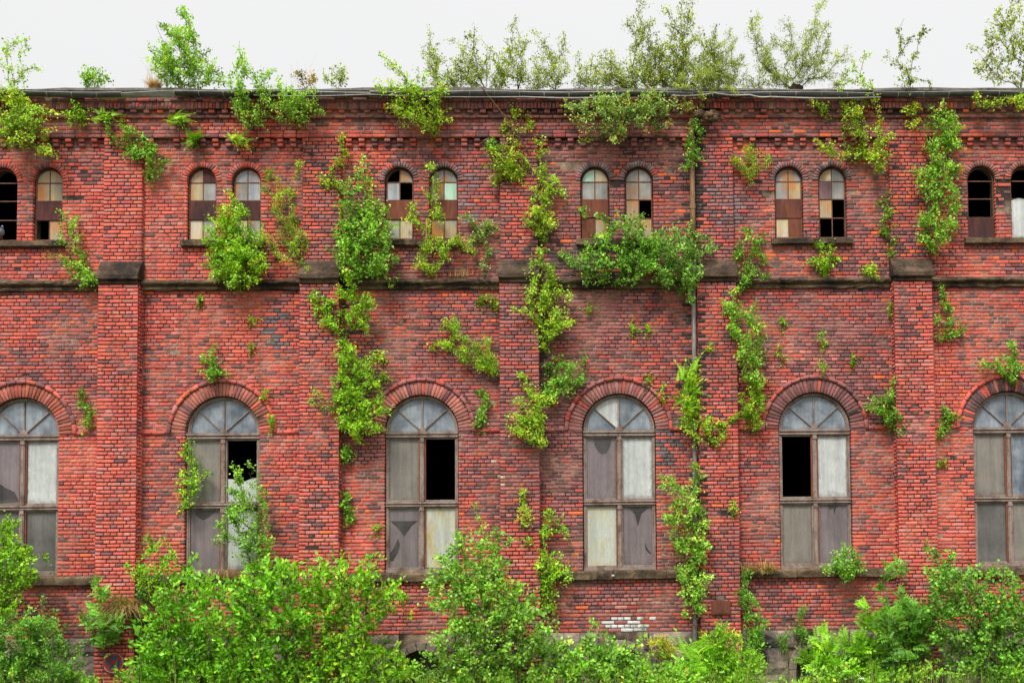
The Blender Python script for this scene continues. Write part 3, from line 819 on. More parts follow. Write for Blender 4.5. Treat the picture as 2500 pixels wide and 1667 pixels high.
mb.add([a, b, b2, a2, a + np.array([0, .012, .012]), b + np.array([0, .012, .012]), b2 + np.array([0, .012, .012]), a2 + np.array([0, .012, .012])], [(0, 1, 2, 3), (7, 6, 5, 4), (0, 4, 5, 1), (1, 5, 6, 2), (2, 6, 7, 3), (3, 7, 4, 0)])
fl = mb.build('flashing', M['zinc_pale'], fac); fl['label'] = 'bent metal strip hanging from the eaves'
mb = MB()
cab = [(-60, 238), (150, 232), (430, 222)]
def cable(pts, rad, name='cable'):
    mb = MB(); q = []
    for (a, b) in zip(pts[:-1], pts[1:]):
        for t in np.linspace(0, 1, 10)[:-1]: q.append(P(a[0] + (b[0] - a[0]) * t, a[1] + (b[1] - a[1]) * t + 3 * math.sin(t * math.pi), -.50))
    q.append(P(*pts[-1], -.50)); mb.tube(q, rad, 6); return mb.build(name, M['zinc_pale'], fac)
cable([(620, 233), (900, 231), (1280, 237), (1520, 236)], .011)
cable([(1640, 234), (1745, 228), (1830, 232), (1880, 237), (2150, 238)], .016)

# downpipe beside the fourth pilaster
def pipe(pts, rad, mat, lab):
    mb = MB(); mb.tube(pts, rad, 14)
    o = mb.build('downpipe', M[mat], fac, smooth=True); o['label'] = lab; return o
pt = [P(1688.5, 290, -.23), P(1689, 330, -.2), P(1691, 500, -.2), P(1693, 640, -.2)]
dp = pipe(pt, .056, 'pipe_tan', 'upper tan length of downpipe')
pb = [P(1693, 640, -.2), P(1695, 900, -.2), P(1697, 1250, -.2), P(1698, 1480, -.2), P(1696, 1560, -.24), P(1690, 1600, -.30)]
dg = pipe(pb, .048, 'pipe_grey', 'lower grey length of downpipe')
for (py, px, prt, mt) in ((504, 1691, dp, 'pipe_tan'), (352, 1689, dp, 'pipe_tan'), (640, 1693, dg, 'pipe_grey'), (1033, 1696, dg, 'pipe_grey'), (1202, 1697, dg, 'pipe_grey'), (1420, 1698, dg, 'pipe_grey')):
    c0, c1 = P(px, py - 6, -.2), P(px, py + 6, -.2); mb = MB(); mb.tube([c0, c1], .066 if prt is dp else .058, 14)
    cc = (c0 + c1) / 2; mb.box(cc[0] - .012, cc[0] + .012, -.18, .0, cc[2] - .012, cc[2] + .012)
    mb.build('pipe_collar', M[mt], prt)

# ------------------------------------------------------------------ ground
def gz(y): return .0875 * max(0.0, -y - 1.0) if y > -60 else .0875 * 59
mb = MB(); xs = np.linspace(-160, 160, 41); ys = [40, 9, 0.05, -1, -3, -6, -12, -20, -40, -60, -200]
vs = [(x, y, gz(y) + (.05 * math.sin(x * .9 + y) if -30 < y < -1.5 else 0)) for y in ys for x in xs]
fs = [(j * 41 + i, (j + 1) * 41 + i, (j + 1) * 41 + i + 1, j * 41 + i + 1) for j in range(len(ys) - 1) for i in range(40)]
mb.add(vs, fs); tag(mb.build('ground', M['earth']), 'bare earth at the foot of the wall', 'ground', kind='structure')

# ------------------------------------------------------------------ plants
G_ALL = {'n': 0}
def unit(v): return v / (np.linalg.norm(v, axis=-1, keepdims=True) + 1e-9)
def grow(bases, tips, r, sag=.0):
    nodes = [np.array(b, float) for b in bases]; par = [-1] * len(nodes); pl = [0.] * len(nodes)
    b0 = np.mean(nodes, 0)
    A = np.zeros((len(tips) * 8 + len(nodes) + 8, 3)); L = np.zeros(len(A)); n = len(nodes)
    A[:n] = nodes; par = list(par)
    order = np.argsort(np.linalg.norm(tips - b0, axis=1))
    tip_idx = []
    for t in order:
        p = tips[t]; d = np.linalg.norm(A[:n] - p, axis=1)
        cost = d + .42 * L[:n] + .6 * np.maximum(0, A[:n, 2] - p[2])
        j = int(np.argmin(cost)); k = min(6, max(1, int(d[j] / .16)))
        a = A[j].copy(); prev = j
        for i in range(1, k + 1):
            q = a + (p - a) * i / k
            if i < k: q = q + r.normal(0, .05 * d[j] / k + .004, 3) + np.array([0, 0, .10 * d[j] * (i / k) * (1 - i / k)])
            A[n] = q; L[n] = L[prev] + np.linalg.norm(q - A[prev]); par.append(prev); prev = n; n += 1
        tip_idx.append(n - 1)
    return A[:n], np.array(par), np.array(tip_idx), order
def stem_mesh(name, A, par, parent, off, mat, rtip=.003, rmax=.03, exp=2.3):
    n = len(A); rad = np.zeros(n)
    for i in range(n - 1, -1, -1):
        v = rad[i] if rad[i] > 0 else rtip ** exp
        rad[i] = v
        if par[i] >= 0: rad[par[i]] += v
    rad = np.minimum(rad ** (1 / exp), rmax)
    c = np.where(par >= 0)[0]; p = par[c]
    if len(c) == 0: return None
    a, b = A[p], A[c]; t = unit(b - a); ref = np.where(np.abs(t[:, [2]]) > .9, [[1., 0, 0]], [[0, 0, 1.]])
    u = unit(np.cross(t, ref)); w = np.cross(t, u); ra = np.minimum(rad[p], rad[c] * 1.45); k = 5
    V = []
    for (o, rr) in ((a - t * ra[:, None] * .3, ra), (b, rad[c])):
        for i in range(k):
            an = 2 * math.pi * i / k; V.append(o + (u * math.cos(an) + w * math.sin(an)) * rr[:, None])
    V = np.stack(V, 1); F = np.array([(i, (i + 1) % k, (i + 1) % k + k, i + k) for i in range(k)])
    faces = (np.arange(len(c))[:, None, None] * 2 * k + F[None]).reshape(-1, 4)
    return link(name, np_mesh(name, V.reshape(-1, 3), faces, [mat], off=off), parent)
def leaf_quads(B, D, Nn, ln, wd, fold=.16, mid=.45):
    """folded pointed leaves: base, two shoulders, tip"""
    S_ = unit(np.cross(D, Nn)); Nn = np.cross(S_, D)
    ln = ln[:, None]; wd = wd[:, None]
    v0 = B; v1 = B + D * ln * mid + S_ * wd * .5 + Nn * wd * fold; v3 = B + D * ln * mid - S_ * wd * .5 + Nn * wd * fold
    v2 = B + D * ln - Nn * ln * .10
    return np.stack([v0, v1, v2, v3], 1)
LEAF = {  # length, width, fold, mid
 'birch': (.052, .040, .14, .40), 'round': (.060, .050, .14, .45), 'willow': (.085, .030, .16, .45), 'sallow': (.078, .042, .16, .5),
 'small': (.036, .024, .14, .45), 'bramble': (.085, .066, .16, .42), 'herb': (.060, .018, .12, .45)}
def leaves_from(kind, pos, tdir, out, r, tint, size=1.0, yellow=.02, face=.45):
    n = len(pos)
    if kind == 'pinnate' or kind == 'fern':
        pairs = 4 if kind == 'pinnate' else 11
        rl = (.27 if kind == 'pinnate' else .42) * size * r.uniform(.75, 1.2, n)
        D = unit(tdir * .7 + out * .5 + r.normal(0, .45, (n, 3)) + np.array([0, -.15, .15]))
        Nn = unit(np.array([0, -.6, .8]) + r.normal(0, .35, (n, 3))); Sd = unit(np.cross(D, Nn)); Nn = np.cross(Sd, D)
        Q = []
        for i in range(pairs + 1):
            t = (i + .6) / (pairs + .8)
            c = pos + D * (rl * t)[:, None] - Nn * (rl * .35 * t * t)[:, None]
            if i == pairs:
                Q.append(leaf_quads(c, unit(D - Nn * .5), Nn, rl * .30, rl * .12)); break
            L = rl * (.44 if kind == 'pinnate' else .34 * (1 - .85 * t) + .03)
            for s in (-1, 1):
                dd = unit(D * (.5 if kind == 'pinnate' else .3) + Sd * s * .85 - Nn * .25)
                Q.append(leaf_quads(c, dd, Nn, L, L * (.50 if kind == 'pinnate' else .30), .1, .45))
        m = len(Q); Q = np.stack(Q, 1).reshape(-1, 4, 3)
        bright = np.repeat(r.uniform(.72, 1.25, n), m)
        col = np.array(tint)[None] * bright[:, None] * r.uniform(.9, 1.1, (n * m, 1))
        return Q, np.clip(col, .004, .8)
    l, w, fo, mi = LEAF[kind]; l *= .9; w *= .9
    D = unit(tdir * .45 + out * .55 + r.normal(0, .62, (n, 3)) + np.array([0, 0, -.18 if kind in ('birch', 'round') else .22]))
    Nn = unit(np.array([0, -face, .75]) + r.normal(0, .52, (n, 3)))
    sc = size * np.clip(r.normal(1, .22, n), .5, 1.5)
    Q = leaf_quads(pos, D, Nn, l * sc, w * sc * r.uniform(.85, 1.15, n), fo, mi)
    t = np.array(tint); br = r.uniform(.50, 1.45, n)
    col = t[None] * br[:, None]
    young = r.random(n) < .22
    col = np.where(young[:, None], col * np.array([1.4, 1.18, .9]), col)
    yl = r.random(n) < yellow
    col = np.where(yl[:, None], np.array([.52, .36, .03]) * r.uniform(.7, 1.2, (n, 1)), col)
    return Q, np.clip(col, .004, .8)

TINT = dict(birch=(.26, .48, .05), bright=(.29, .58, .025), willow=(.22, .53, .022), dark=(.085, .24, .035), mid=(.19, .43, .04),
            lime=(.355, .60, .04), roof=(.29, .38, .07), grey=(.26, .43, .10), fresh=(.27, .54, .055))
_seed = [1000]; LAI = 1.25
def plant(name, label, cat, base, blobs, y0=0.0, leaf='birch', dens=1.0, tint='birch', yellow=.02, size=1.0, group=None,
          rmax=.022, depth=None, bark='bark', part='foliage', tipd=68, scat=.062, kind=None, lai=None, stem='stem', base3=None, face=.45):
    """base, blobs in the 2352-wide view of the photograph; each blob (x, y, rx, ry[, density])"""
    _seed[0] += 1; r = np.random.default_rng(_seed[0]); py = random.Random(_seed[0])
    blist = base if isinstance(base, list) else [base]
    bases = [np.array(b3) for b3 in base3] if base3 else [PF(bx, by, y0 - .005) for bx, by in blist]
    off = np.mean(bases, 0)
    tips, dirs, bl = [], [], []
    for b in blobs:
        x, yv, rx, ry = b[:4]; dn = (b[4] if len(b) > 4 else 1.0) * dens
        rxm, rzm = rx * K / 117., ry * K / 117.
        dm = depth if depth else float(np.clip(.75 * min(rxm, rzm), .07, .40))
        c = PF(x, yv, y0 - dm * .75 - .03)
        area = math.pi * rxm * rzm
        nt_ = max(3, int(area * tipd * dn + .5))
        p = unit(r.normal(0, 1, (nt_, 3))) * (r.random((nt_, 1)) ** .42) * np.where(r.random((nt_, 1)) < .20, r.uniform(1.15, 1.5, (nt_, 1)), 1.0)
        p = p * np.array([rxm, dm, rzm])
        # ragged edge
        if group == GU:
            up_ = r.random(nt_) < .22; p[:, 2] += np.where(up_, r.uniform(.05, .26, nt_), 0)
        lump = .72 + .5 * vnoise(p[:, 0] / .11 + x, p[:, 2] / .11 + yv, 2)
        p = p * lump[:, None]
        q = c + p; q[:, 1] = np.minimum(q[:, 1], y0 - .02) if y0 <= 0.0 else q[:, 1]
        tips.append(q); dirs.append(unit(p / np.array([rxm, dm, rzm]) + np.array([0, 0, .25]))); 
    tips = np.concatenate(tips); dirs = np.concatenate(dirs)
    A, par, ti, order = grow(bases, tips, r)
    pp = A[np.maximum(par[ti], 0)]; td = unit(A[ti] - pp); out = dirs[order]
    l_area = {'pinnate': .010, 'fern': .016}.get(leaf) or LEAF[leaf][0] * LEAF[leaf][1] * .5
    l_area *= size * size * (1 if leaf in ('pinnate', 'fern') else .81)
    per = (lai or (LAI * (.82 if group == GC else 1.0))) / (tipd * l_area * .55)
    cnt = r.poisson(per, len(ti)) if per > 1 else (r.random(len(ti)) < per).astype(int)
    cnt = np.where(r.random(len(ti)) < .07, 0, cnt); idx = np.repeat(np.arange(len(ti)), cnt); n = len(idx)
    t = (.04 - .30 * r.random(n) ** 1.3)[:, None]
    pos = A[ti][idx] + td[idx] * t + r.normal(0, scat * .62, (n, 3))
    if y0 <= 0: pos[:, 1] = np.minimum(pos[:, 1], y0 - .012)
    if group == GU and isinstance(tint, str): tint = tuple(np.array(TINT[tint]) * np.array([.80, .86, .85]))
    tn = TINT[tint] if isinstance(tint, str) else tint
    # lively difference from twig to twig
    Q, col = leaves_from(leaf, pos, td[idx], out[idx], r, tn, size, yellow, face)
    tw = np.exp(r.normal(-.03, .30, len(ti)))[idx]; rep = len(Q) // max(1, n)
    col = np.clip(col * np.repeat(tw, rep)[:, None], .003, .8)
    G_ALL['n'] += len(Q)
    F = np.arange(len(Q) * 4).reshape(-1, 4)
    tri = np.concatenate([F[:, [0, 1, 2]], F[:, [0, 2, 3]]]); tc = np.concatenate([col, col])
    root = empty(name, off, label, cat, group)
    if kind: root['kind'] = kind
    link(part, np_mesh(part, Q.reshape(-1, 3), tri, [M['leaf']], tc, off=off), root)
    stem_mesh(stem, A, par, root, off, M[bark], rmax=rmax)
    return root

def grass(name, label, cat, spots, n, hgt, tint, group=None, spread=.06, lean=.5, width=.006, kind=None, droop=.5, parent_kind='blades'):
    """spots: list of 3D roots"""
    _seed[0] += 1; r = np.random.default_rng(_seed[0]); sp_ = np.asarray(spots, float)
    b = sp_[r.integers(0, len(sp_), n)] + r.normal(0, 1, (n, 3)) * np.array([spread, spread * .6, spread * .15])
    an = r.uniform(0, 2 * math.pi, n); ln = hgt * np.clip(r.normal(1, .25, n), .4, 1.7); le = np.abs(r.normal(lean, .25, n))
    h = np.stack([np.cos(an), np.sin(an) * .8 - .2, np.zeros(n)], 1); up = np.array([0, 0, 1.])
    s = unit(np.cross(h, up) + r.normal(0, .2, (n, 3)))
    pts = []
    for k in range(5):
        t = k / 4; c = b + up * (ln * (t - droop * le * t * t * .8))[:, None] + h * (ln * le * (t ** 1.6))[:, None]
        wv = width * (1 - t * .92); pts.append(c + s * wv); pts.append(c - s * wv)
    V = np.stack(pts, 1); F = np.array([(2 * k, 2 * k + 1, 2 * k + 3, 2 * k + 2) for k in range(4)])
    faces = (np.arange(n)[:, None, None] * 10 + F[None]).reshape(-1, 4)
    tl = np.array(tint if isinstance(tint, list) else [tint]); c = tl[r.integers(0, len(tl), n)] * r.uniform(.65, 1.3, (n, 1))
    off = sp_.mean(0)
    me = np_mesh(name, V.reshape(-1, 3), faces, [M['leaf']], np.repeat(c, 4, 0), off=off)
    o = link(name, me); o.location = off; tag(o, label, cat, group, kind); return o

GR, GC, GW, GU = 'saplings on the roof', 'bushes rooted in the cornice', 'saplings rooted in the wall', 'shrubs at the foot of the wall'
# --- along the roof
plant('birch_tree', 'dense green birch tree with conical crown on the bare stretch of roof', 'tree', (413, 204),
      [(424, 42, 20, 28), (412, 88, 44, 34), (404, 132, 62, 36), (425, 165, 80, 28), (482, 158, 26, 22), (360, 105, 18, 14), (448, 105, 30, 30), (380, 165, 30, 24)], y0=.4, depth=.75, dens=1.0, lai=1.7, tint='birch', yellow=.04, group=GR, rmax=.05, stem='trunk', part='crown', size=1.05)
plant('round_bush', 'small rounded bush on the roof edge apart from the conical birch', 'shrub', (218, 206), [(218, 180, 34, 22), (198, 178, 20, 16), (240, 172, 14, 18), (216, 160, 14, 10)], y0=.05, dens=.8, tint='birch', yellow=.03, group=GR)
plant('birch_tree', 'tall thin birch with yellowing leaves hanging over the cornice end', 'tree', (38, 258),
      [(45, 92, 22, 16, .4), (22, 112, 18, 22, .4), (62, 110, 14, 20, .4), (14, 150, 20, 24, .4), (80, 155, 30, 14, .4), (42, 150, 22, 26, .3), (40, 185, 36, 24, .5), (20, 205, 30, 22, .6),
       (30, 232, 56, 26), (40, 268, 72, 36), (58, 308, 60, 28), (15, 300, 30, 34), (96, 262, 26, 18, .8), (92, 345, 24, 14, .6), (118, 350, 10, 10, .5)], y0=-.28, depth=.3, tint='lime', yellow=.05, group=GC, rmax=.035, stem='trunk', part='crown')
plant('sallow_bush', 'broad light green bush rooted in cornice bricks, taller of the adjoining pair', 'shrub', (576, 285),
      [(552, 128, 14, 22, .7), (545, 165, 26, 26), (585, 172, 22, 26, .8), (620, 165, 14, 20, .6), (560, 205, 45, 26), (610, 205, 36, 26), (545, 240, 30, 24), (590, 245, 38, 26), (575, 275, 26, 16), (562, 150, 18, 24)], y0=-.28, depth=.3, dens=.9, tint='birch', yellow=.02, group=GC)
plant('sallow_bush', 'low drooping bush rooted in cornice bricks, shorter of the adjoining pair', 'shrub', (682, 285),
      [(660, 215, 24, 26), (690, 220, 34, 24), (720, 225, 22, 24), (645, 245, 22, 20), (690, 250, 46, 22), (670, 272, 34, 14), (725, 260, 16, 12, .6), (640, 190, 10, 14, .5)], y0=-.28, depth=.3, dens=.9, tint='birch', yellow=.03, group=GC)
plant('thin_sapling', 'thin sparse sapling on the roof beside the brownish tuft', 'sapling', (776, 206), [(768, 162, 24, 14, .5), (786, 158, 12, 20, .5), (750, 178, 16, 8, .4), (778, 180, 14, 12, .4)], y0=.05, tint='roof', group=GR)
plant('thin_sapling', 'brown tinged sapling on the roof above the drooping cornice bush', 'sapling', (702, 206), [(700, 182, 22, 16, .5), (690, 172, 12, 14, .4), (716, 180, 12, 10, .4)], y0=.1, tint=(.22, .19, .08), yellow=.2, group=GR)
plant('birch_bush', 'yellow green birch bush rooted in cornice above the window with black upper panes', 'shrub', (999, 310),
      [(905, 160, 10, 14, .4), (886, 135, 8, 22, .35), (930, 172, 20, 14, .5), (965, 165, 18, 18, .5), (915, 205, 44, 24), (965, 205, 40, 26), (1008, 205, 26, 28), (925, 240, 40, 24), (985, 245, 52, 28), (950, 275, 40, 18), (1012, 280, 30, 18), (1000, 298, 14, 12), (868, 190, 14, 10, .4)],
      y0=-.28, depth=.3, tint='lime', yellow=.12, group=GC, dens=.95)
for base, bl, lab, yl in [
  ((1010, 206), [(984, 74, 8, 22, .35), (998, 108, 26, 16, .4), (985, 118, 14, 18, .4), (1012, 128, 18, 18, .4), (1000, 150, 26, 20, .5), (1015, 178, 34, 22, .7)], 'slender birch sapling with spiky top above the yellow green cornice bush', .03),
  ((1115, 206), [(1048, 88, 18, 8, .35), (1075, 92, 12, 20, .35), (1095, 95, 20, 16, .35), (1072, 122, 26, 16, .45), (1060, 150, 30, 22, .6), (1100, 150, 28, 28, .6), (1085, 178, 44, 22, .8), (1125, 118, 16, 18, .4)], 'spreading birch sapling with a side spike on the roof', .03),
  ((1190, 206), [(1185, 42, 7, 18, .35), (1180, 72, 18, 14, .4), (1165, 100, 22, 18, .4), (1202, 95, 18, 22, .4), (1185, 130, 34, 22, .5), (1180, 165, 44, 26, .7)], 'birch sapling rising highest in the sparse roof row', .05),
  ((1276, 206), [(1232, 82, 16, 12, .35), (1250, 105, 18, 18, .4), (1300, 78, 10, 20, .35), (1290, 108, 14, 16, .4), (1262, 135, 30, 22, .5), (1290, 148, 22, 22, .5), (1270, 175, 44, 22, .75)], 'forked birch sapling with two leafy horns on the roof', .05),
  ((1332, 206), [(1325, 130, 8, 22, .35), (1342, 160, 22, 18, .5), (1335, 185, 34, 14, .6)], 'short birch sapling closing the sparse row on the roof', .04)]:
    plant('birch_sapling', lab, 'sapling', base, bl, y0=.45, depth=.35, tint='roof', yellow=yl, group=GR, leaf='birch', size=.82, scat=.055, tipd=190, dens=1.25, lai=1.45)
for base, bl, lab, lf, y in [
  ((1440, 208), [(1395, 130, 12, 18, .4), (1372, 150, 14, 14, .4), (1410, 145, 28, 22, .55), (1390, 178, 34, 20, .7), (1440, 168, 30, 26, .7), (1425, 190, 50, 14, .8)], 'low bushy birch sapling behind the yellow speckled willow', 'birch', .3),
  ((1492, 208), [(1475, 16, 12, 18, .4), (1462, 55, 24, 20, .5), (1485, 70, 22, 26, .5), (1472, 100, 30, 22, .55), (1505, 115, 24, 28, .55), (1480, 145, 42, 26, .7), (1490, 180, 52, 22, .85)], 'tall leafy birch sapling behind the yellow speckled willow', 'birch', .35),
  ((1560, 208), [(1530, 22, 14, 18, .35), (1572, 8, 18, 16, .5), (1575, 42, 24, 24, .5), (1545, 65, 20, 24, .45), (1580, 85, 28, 26, .6), (1555, 120, 40, 26, .7), (1560, 160, 52, 28, .85), (1570, 190, 46, 14, .9)], 'tallest birch sapling, its tip cut by the top of the picture', 'birch', .4),
  ((1645, 208), [(1638, 88, 12, 24, .45), (1675, 72, 9, 18, .4), (1650, 115, 28, 22, .6), (1625, 130, 20, 26, .6), (1685, 108, 14, 26, .5), (1660, 148, 42, 26, .75), (1640, 180, 44, 24, .85), (1700, 150, 18, 24, .5), (1690, 185, 28, 14, .6)], 'bushy willow sapling rising above the downpipe', 'willow', .3)]:
    plant('roof_sapling', lab, 'sapling', base, bl, y0=y, depth=.4, dens=1.35, lai=1.5, tint='roof', yellow=.05, group=GR, leaf=lf, size=.82 if lf == 'birch' else .56, scat=.055, tipd=190)
plant('fan_willow', 'many stemmed willow fanning out of one dark root mound on the roof', 'shrub', [(1818, 206), (1824, 206), (1830, 206), (1836, 206)],
      [(1740, 42, 12, 18, .5), (1725, 62, 12, 16, .5), (1735, 90, 18, 22, .5), (1752, 120, 20, 24, .6), (1765, 152, 30, 22, .75), (1795, 178, 36, 18, .8), (1780, 100, 14, 20, .4), (1805, 70, 12, 20, .45), (1810, 105, 20, 24, .5), (1820, 140, 24, 20, .5),
       (1886, 14, 10, 18, .5), (1870, 45, 14, 24, .5), (1890, 62, 20, 14, .5), (1862, 82, 22, 24, .55), (1890, 100, 24, 16, .5), (1852, 125, 26, 24, .6), (1890, 135, 24, 18, .55), (1925, 140, 22, 10, .5), (1945, 128, 14, 8, .45), (1870, 165, 36, 18, .7), (1910, 168, 22, 12, .5), (1835, 172, 26, 18, .7)],
      y0=.2, depth=.35, leaf='willow', size=.6, tint='roof', yellow=.02, group=GR, rmax=.014, scat=.06, tipd=190, lai=1.9)
plant('birch_sapling', 'lone airy birch sapling above the tall cornice birch, set apart against the sky', 'sapling', (2092, 250),
      [(2066, 60, 8, 20, .4), (2068, 92, 18, 16, .4), (2105, 82, 20, 10, .35), (2125, 70, 10, 6, .4), (2045, 130, 16, 10, .4), (2078, 120, 22, 16, .45), (2100, 130, 16, 14, .4), (2060, 155, 24, 12, .4), (2090, 165, 34, 18, .5), (2060, 185, 26, 10, .4), (2105, 188, 24, 12, .4), (2135, 188, 14, 8, .4)],
      y0=-.30, depth=.25, tint='roof', yellow=.03, group=GR, scat=.04, tipd=95, size=.95)
plant('birch_tree', 'large airy birch at the roof edge, cut by the picture edge, with yellow leaves', 'tree', (2345, 206),
      [(2320, 12, 34, 20, .6), (2300, 40, 30, 22, .6), (2335, 50, 34, 28, .65), (2280, 75, 30, 20, .6), (2320, 90, 40, 28, .65), (2262, 118, 34, 20, .55), (2305, 128, 42, 26, .65), (2345, 130, 30, 34, .6), (2250, 155, 26, 14, .5), (2290, 165, 44, 22, .6), (2335, 178, 30, 18, .6), (2375, 90, 34, 70, .6), (2270, 190, 26, 10, .5)],
      y0=.3, depth=.6, tint='roof', yellow=.08, group=GR, rmax=.05, stem='trunk', part='crown', scat=.045, tipd=95)
plant('trailing_weed', 'yellow green weed trailing along the gutter under the large airy birch', 'weed', (2340, 235), [(2290, 232, 34, 9, .8), (2325, 228, 26, 14, .9), (2260, 240, 18, 6, .6), (2345, 245, 10, 12, .8), (2240, 222, 10, 6, .4)], y0=-.42, leaf='birch', tint='lime', yellow=.12, group=GC)
for base, bl, lab, yl, lf in [
  ((1052, 206), [(1050, 165, 24, 16, .6), (1040, 188, 34, 14, .8), (1062, 140, 10, 14, .4)], 'low sapling filling the row between the spiky and the spreading birch saplings', .04, 'birch'),
  ((1150, 206), [(1140, 128, 10, 18, .4), (1152, 155, 20, 18, .6), (1145, 185, 34, 16, .85), (1158, 110, 8, 12, .3)], 'low sapling in the row beside the highest birch sapling, on its spreading neighbour side', .04, 'birch'),
  ((1232, 206), [(1228, 140, 12, 18, .4), (1235, 165, 24, 16, .6), (1230, 188, 34, 14, .85)], 'low sapling filling the row between the highest and the forked birch saplings', .05, 'birch'),
  ((1362, 206), [(1362, 130, 8, 18, .35), (1368, 155, 22, 16, .5), (1360, 182, 32, 16, .75)], 'low sapling linking the sparse row with the yellow speckled willow', .08, 'birch'),
  ((1525, 206), [(1518, 92, 10, 20, .4), (1525, 125, 20, 20, .6), (1520, 165, 34, 22, .85), (1530, 190, 40, 14, .9)], 'leafy sapling wedged between the tall and the tallest birch saplings', .06, 'birch'),
  ((1605, 206), [(1608, 75, 8, 18, .35), (1612, 105, 14, 20, .5), (1605, 145, 26, 22, .8), (1610, 185, 34, 18, .9)], 'leafy sapling beside the tallest birch sapling, over the root stump', .05, 'birch'),
  ((1745, 206), [(1738, 172, 18, 14, .5), (1730, 192, 30, 10, .7), (1760, 190, 22, 10, .7)], 'low scrub on the roof next to the fan willow, on the downpipe side', .03, 'willow'),
  ((1930, 206), [(1925, 185, 18, 12, .5), (1915, 195, 24, 8, .6)], 'low scrub on the roof between the fan willow and the tall cornice birch', .05, 'willow')]:
    plant('roof_scrub', lab, 'sapling', base, bl, y0=.6, depth=.35, tint='roof', yellow=yl, group=GR, leaf=lf, size=.82 if lf == 'birch' else .56, scat=.055, tipd=190, dens=1.2, lai=1.4)
# --- rooted in the cornice
plant('willow_bush', 'wide hanging willow bush speckled with yellow leaves over the cornice', 'shrub', (1425, 300),
      [(1316, 240, 30, 18, .8), (1350, 252, 34, 26), (1330, 275, 26, 20, .8), (1390, 225, 40, 24), (1400, 260, 44, 26), (1440, 225, 44, 26), (1470, 255, 46, 26), (1510, 225, 46, 26), (1530, 250, 36, 22), (1380, 295, 34, 16), (1430, 300, 20, 22), (1470, 290, 34, 16, .8), (1520, 290, 38, 12, .5), (1340, 310, 20, 8, .5), (1410, 320, 10, 10, .6)],
      y0=-.28, depth=.35, tint='grey', yellow=.14, group=GC, dens=.95)
plant('stump_willow', 'willow with bare fanned stems sprouting from a knotted root stump above the downpipe', 'shrub', [(1612, 252), (1622, 250), (1632, 252)],
      [(1568, 178, 24, 16, .5), (1600, 165, 24, 22, .5), (1640, 172, 30, 20, .6), (1680, 185, 26, 16, .5), (1655, 200, 30, 10, .5), (1575, 240, 18, 12, 1.0), (1612, 222, 12, 10, .6), (1690, 212, 14, 8, .4), (1560, 205, 16, 12, .6)],
      y0=-.34, depth=.22, leaf='willow', size=.62, tint='roof', yellow=.06, group=GC, rmax=.02, bark='bark_grey', scat=.04)
plant('birch_tree', 'tall yellow flecked birch crossing the cornice, rooted over the window with a plum coloured sheet', 'tree', (1969, 365),
      [(1962, 140, 16, 18, .45), (1985, 132, 14, 12, .4), (1952, 170, 22, 14, .45), (1985, 172, 18, 18, .4), (1998, 195, 20, 12, .5), (1940, 200, 18, 12, .4), (1890, 245, 26, 14, .8), (1862, 248, 22, 8, .5), (1935, 235, 24, 16, .8), (1970, 230, 22, 16, .7), (2000, 235, 18, 20, .6), (1965, 262, 34, 18), (1950, 285, 30, 16, .7),
       (1975, 300, 26, 18), (1965, 325, 28, 18), (2020, 270, 18, 16, .6), (2025, 318, 28, 24), (2000, 345, 40, 18), (2020, 365, 34, 18), (2015, 388, 24, 12, .9), (1905, 345, 30, 12, .9), (1875, 335, 18, 8, .5), (1935, 350, 20, 10, .6)],
      y0=-.10, depth=.26, tint='lime', yellow=.10, group=GC, rmax=.028, stem='trunk', part='crown')
plant('birch_tree', 'pale green upright birch growing up the pilaster near the window with empty openings', 'tree', (2144, 585),
      [(2158, 248, 14, 18, .7), (2180, 265, 16, 18, .7), (2160, 280, 34, 24), (2192, 290, 22, 22, .8), (2170, 315, 40, 26), (2150, 345, 36, 24), (2190, 335, 24, 20, .7), (2128, 395, 34, 24, .9), (2165, 388, 36, 26), (2192, 400, 18, 20, .6), (2140, 432, 34, 24), (2175, 440, 30, 24), (2145, 470, 36, 22), (2190, 475, 26, 16, .8), (2130, 505, 38, 20), (2175, 510, 40, 16), (2200, 520, 18, 8, .6), (2145, 535, 38, 16), (2143, 560, 18, 16, .9), (2205, 390, 10, 6, .4), (2112, 545, 14, 8, .5)],
      y0=-.11, depth=.26, tint='fresh', yellow=.01, group=GW, rmax=.03, stem='trunk', part='crown', size=1.1)
plant('sprout', 'tiny yellow sprout on the cornice beside the lone airy sapling', 'weed', (2102, 300), [(2092, 252, 10, 6, .8), (2110, 278, 12, 10, .9), (2088, 282, 10, 6, .7), (2100, 240, 6, 8, .7)], y0=-.28, tint='lime', yellow=.3, group=GC)
plant('sprout', 'small leafy sprout under the bent metal eaves strip', 'weed', (172, 300), [(168, 232, 8, 8, .9), (168, 252, 10, 14, .9), (178, 268, 12, 8, .9), (155, 262, 12, 4, .8), (195, 263, 10, 5, .7)], y0=-.24, tint='bright', group=GC)
plant('wall_sapling', 'sapling with a bare crooked stem rooted beside a pilaster, below the frieze', 'sapling', (344, 412),
      [(262, 262, 8, 12, .7), (272, 285, 22, 14, .7), (262, 312, 14, 12, .6), (295, 312, 20, 18, .8), (305, 338, 30, 14), (330, 328, 18, 18), (350, 330, 10, 18, .8), (318, 352, 34, 14), (352, 352, 16, 10, .8), (342, 375, 14, 14), (336, 398, 10, 14), (380, 368, 8, 10, .5), (366, 395, 8, 6, .5)], y0=-.10, tint='mid', yellow=.06, group=GW)
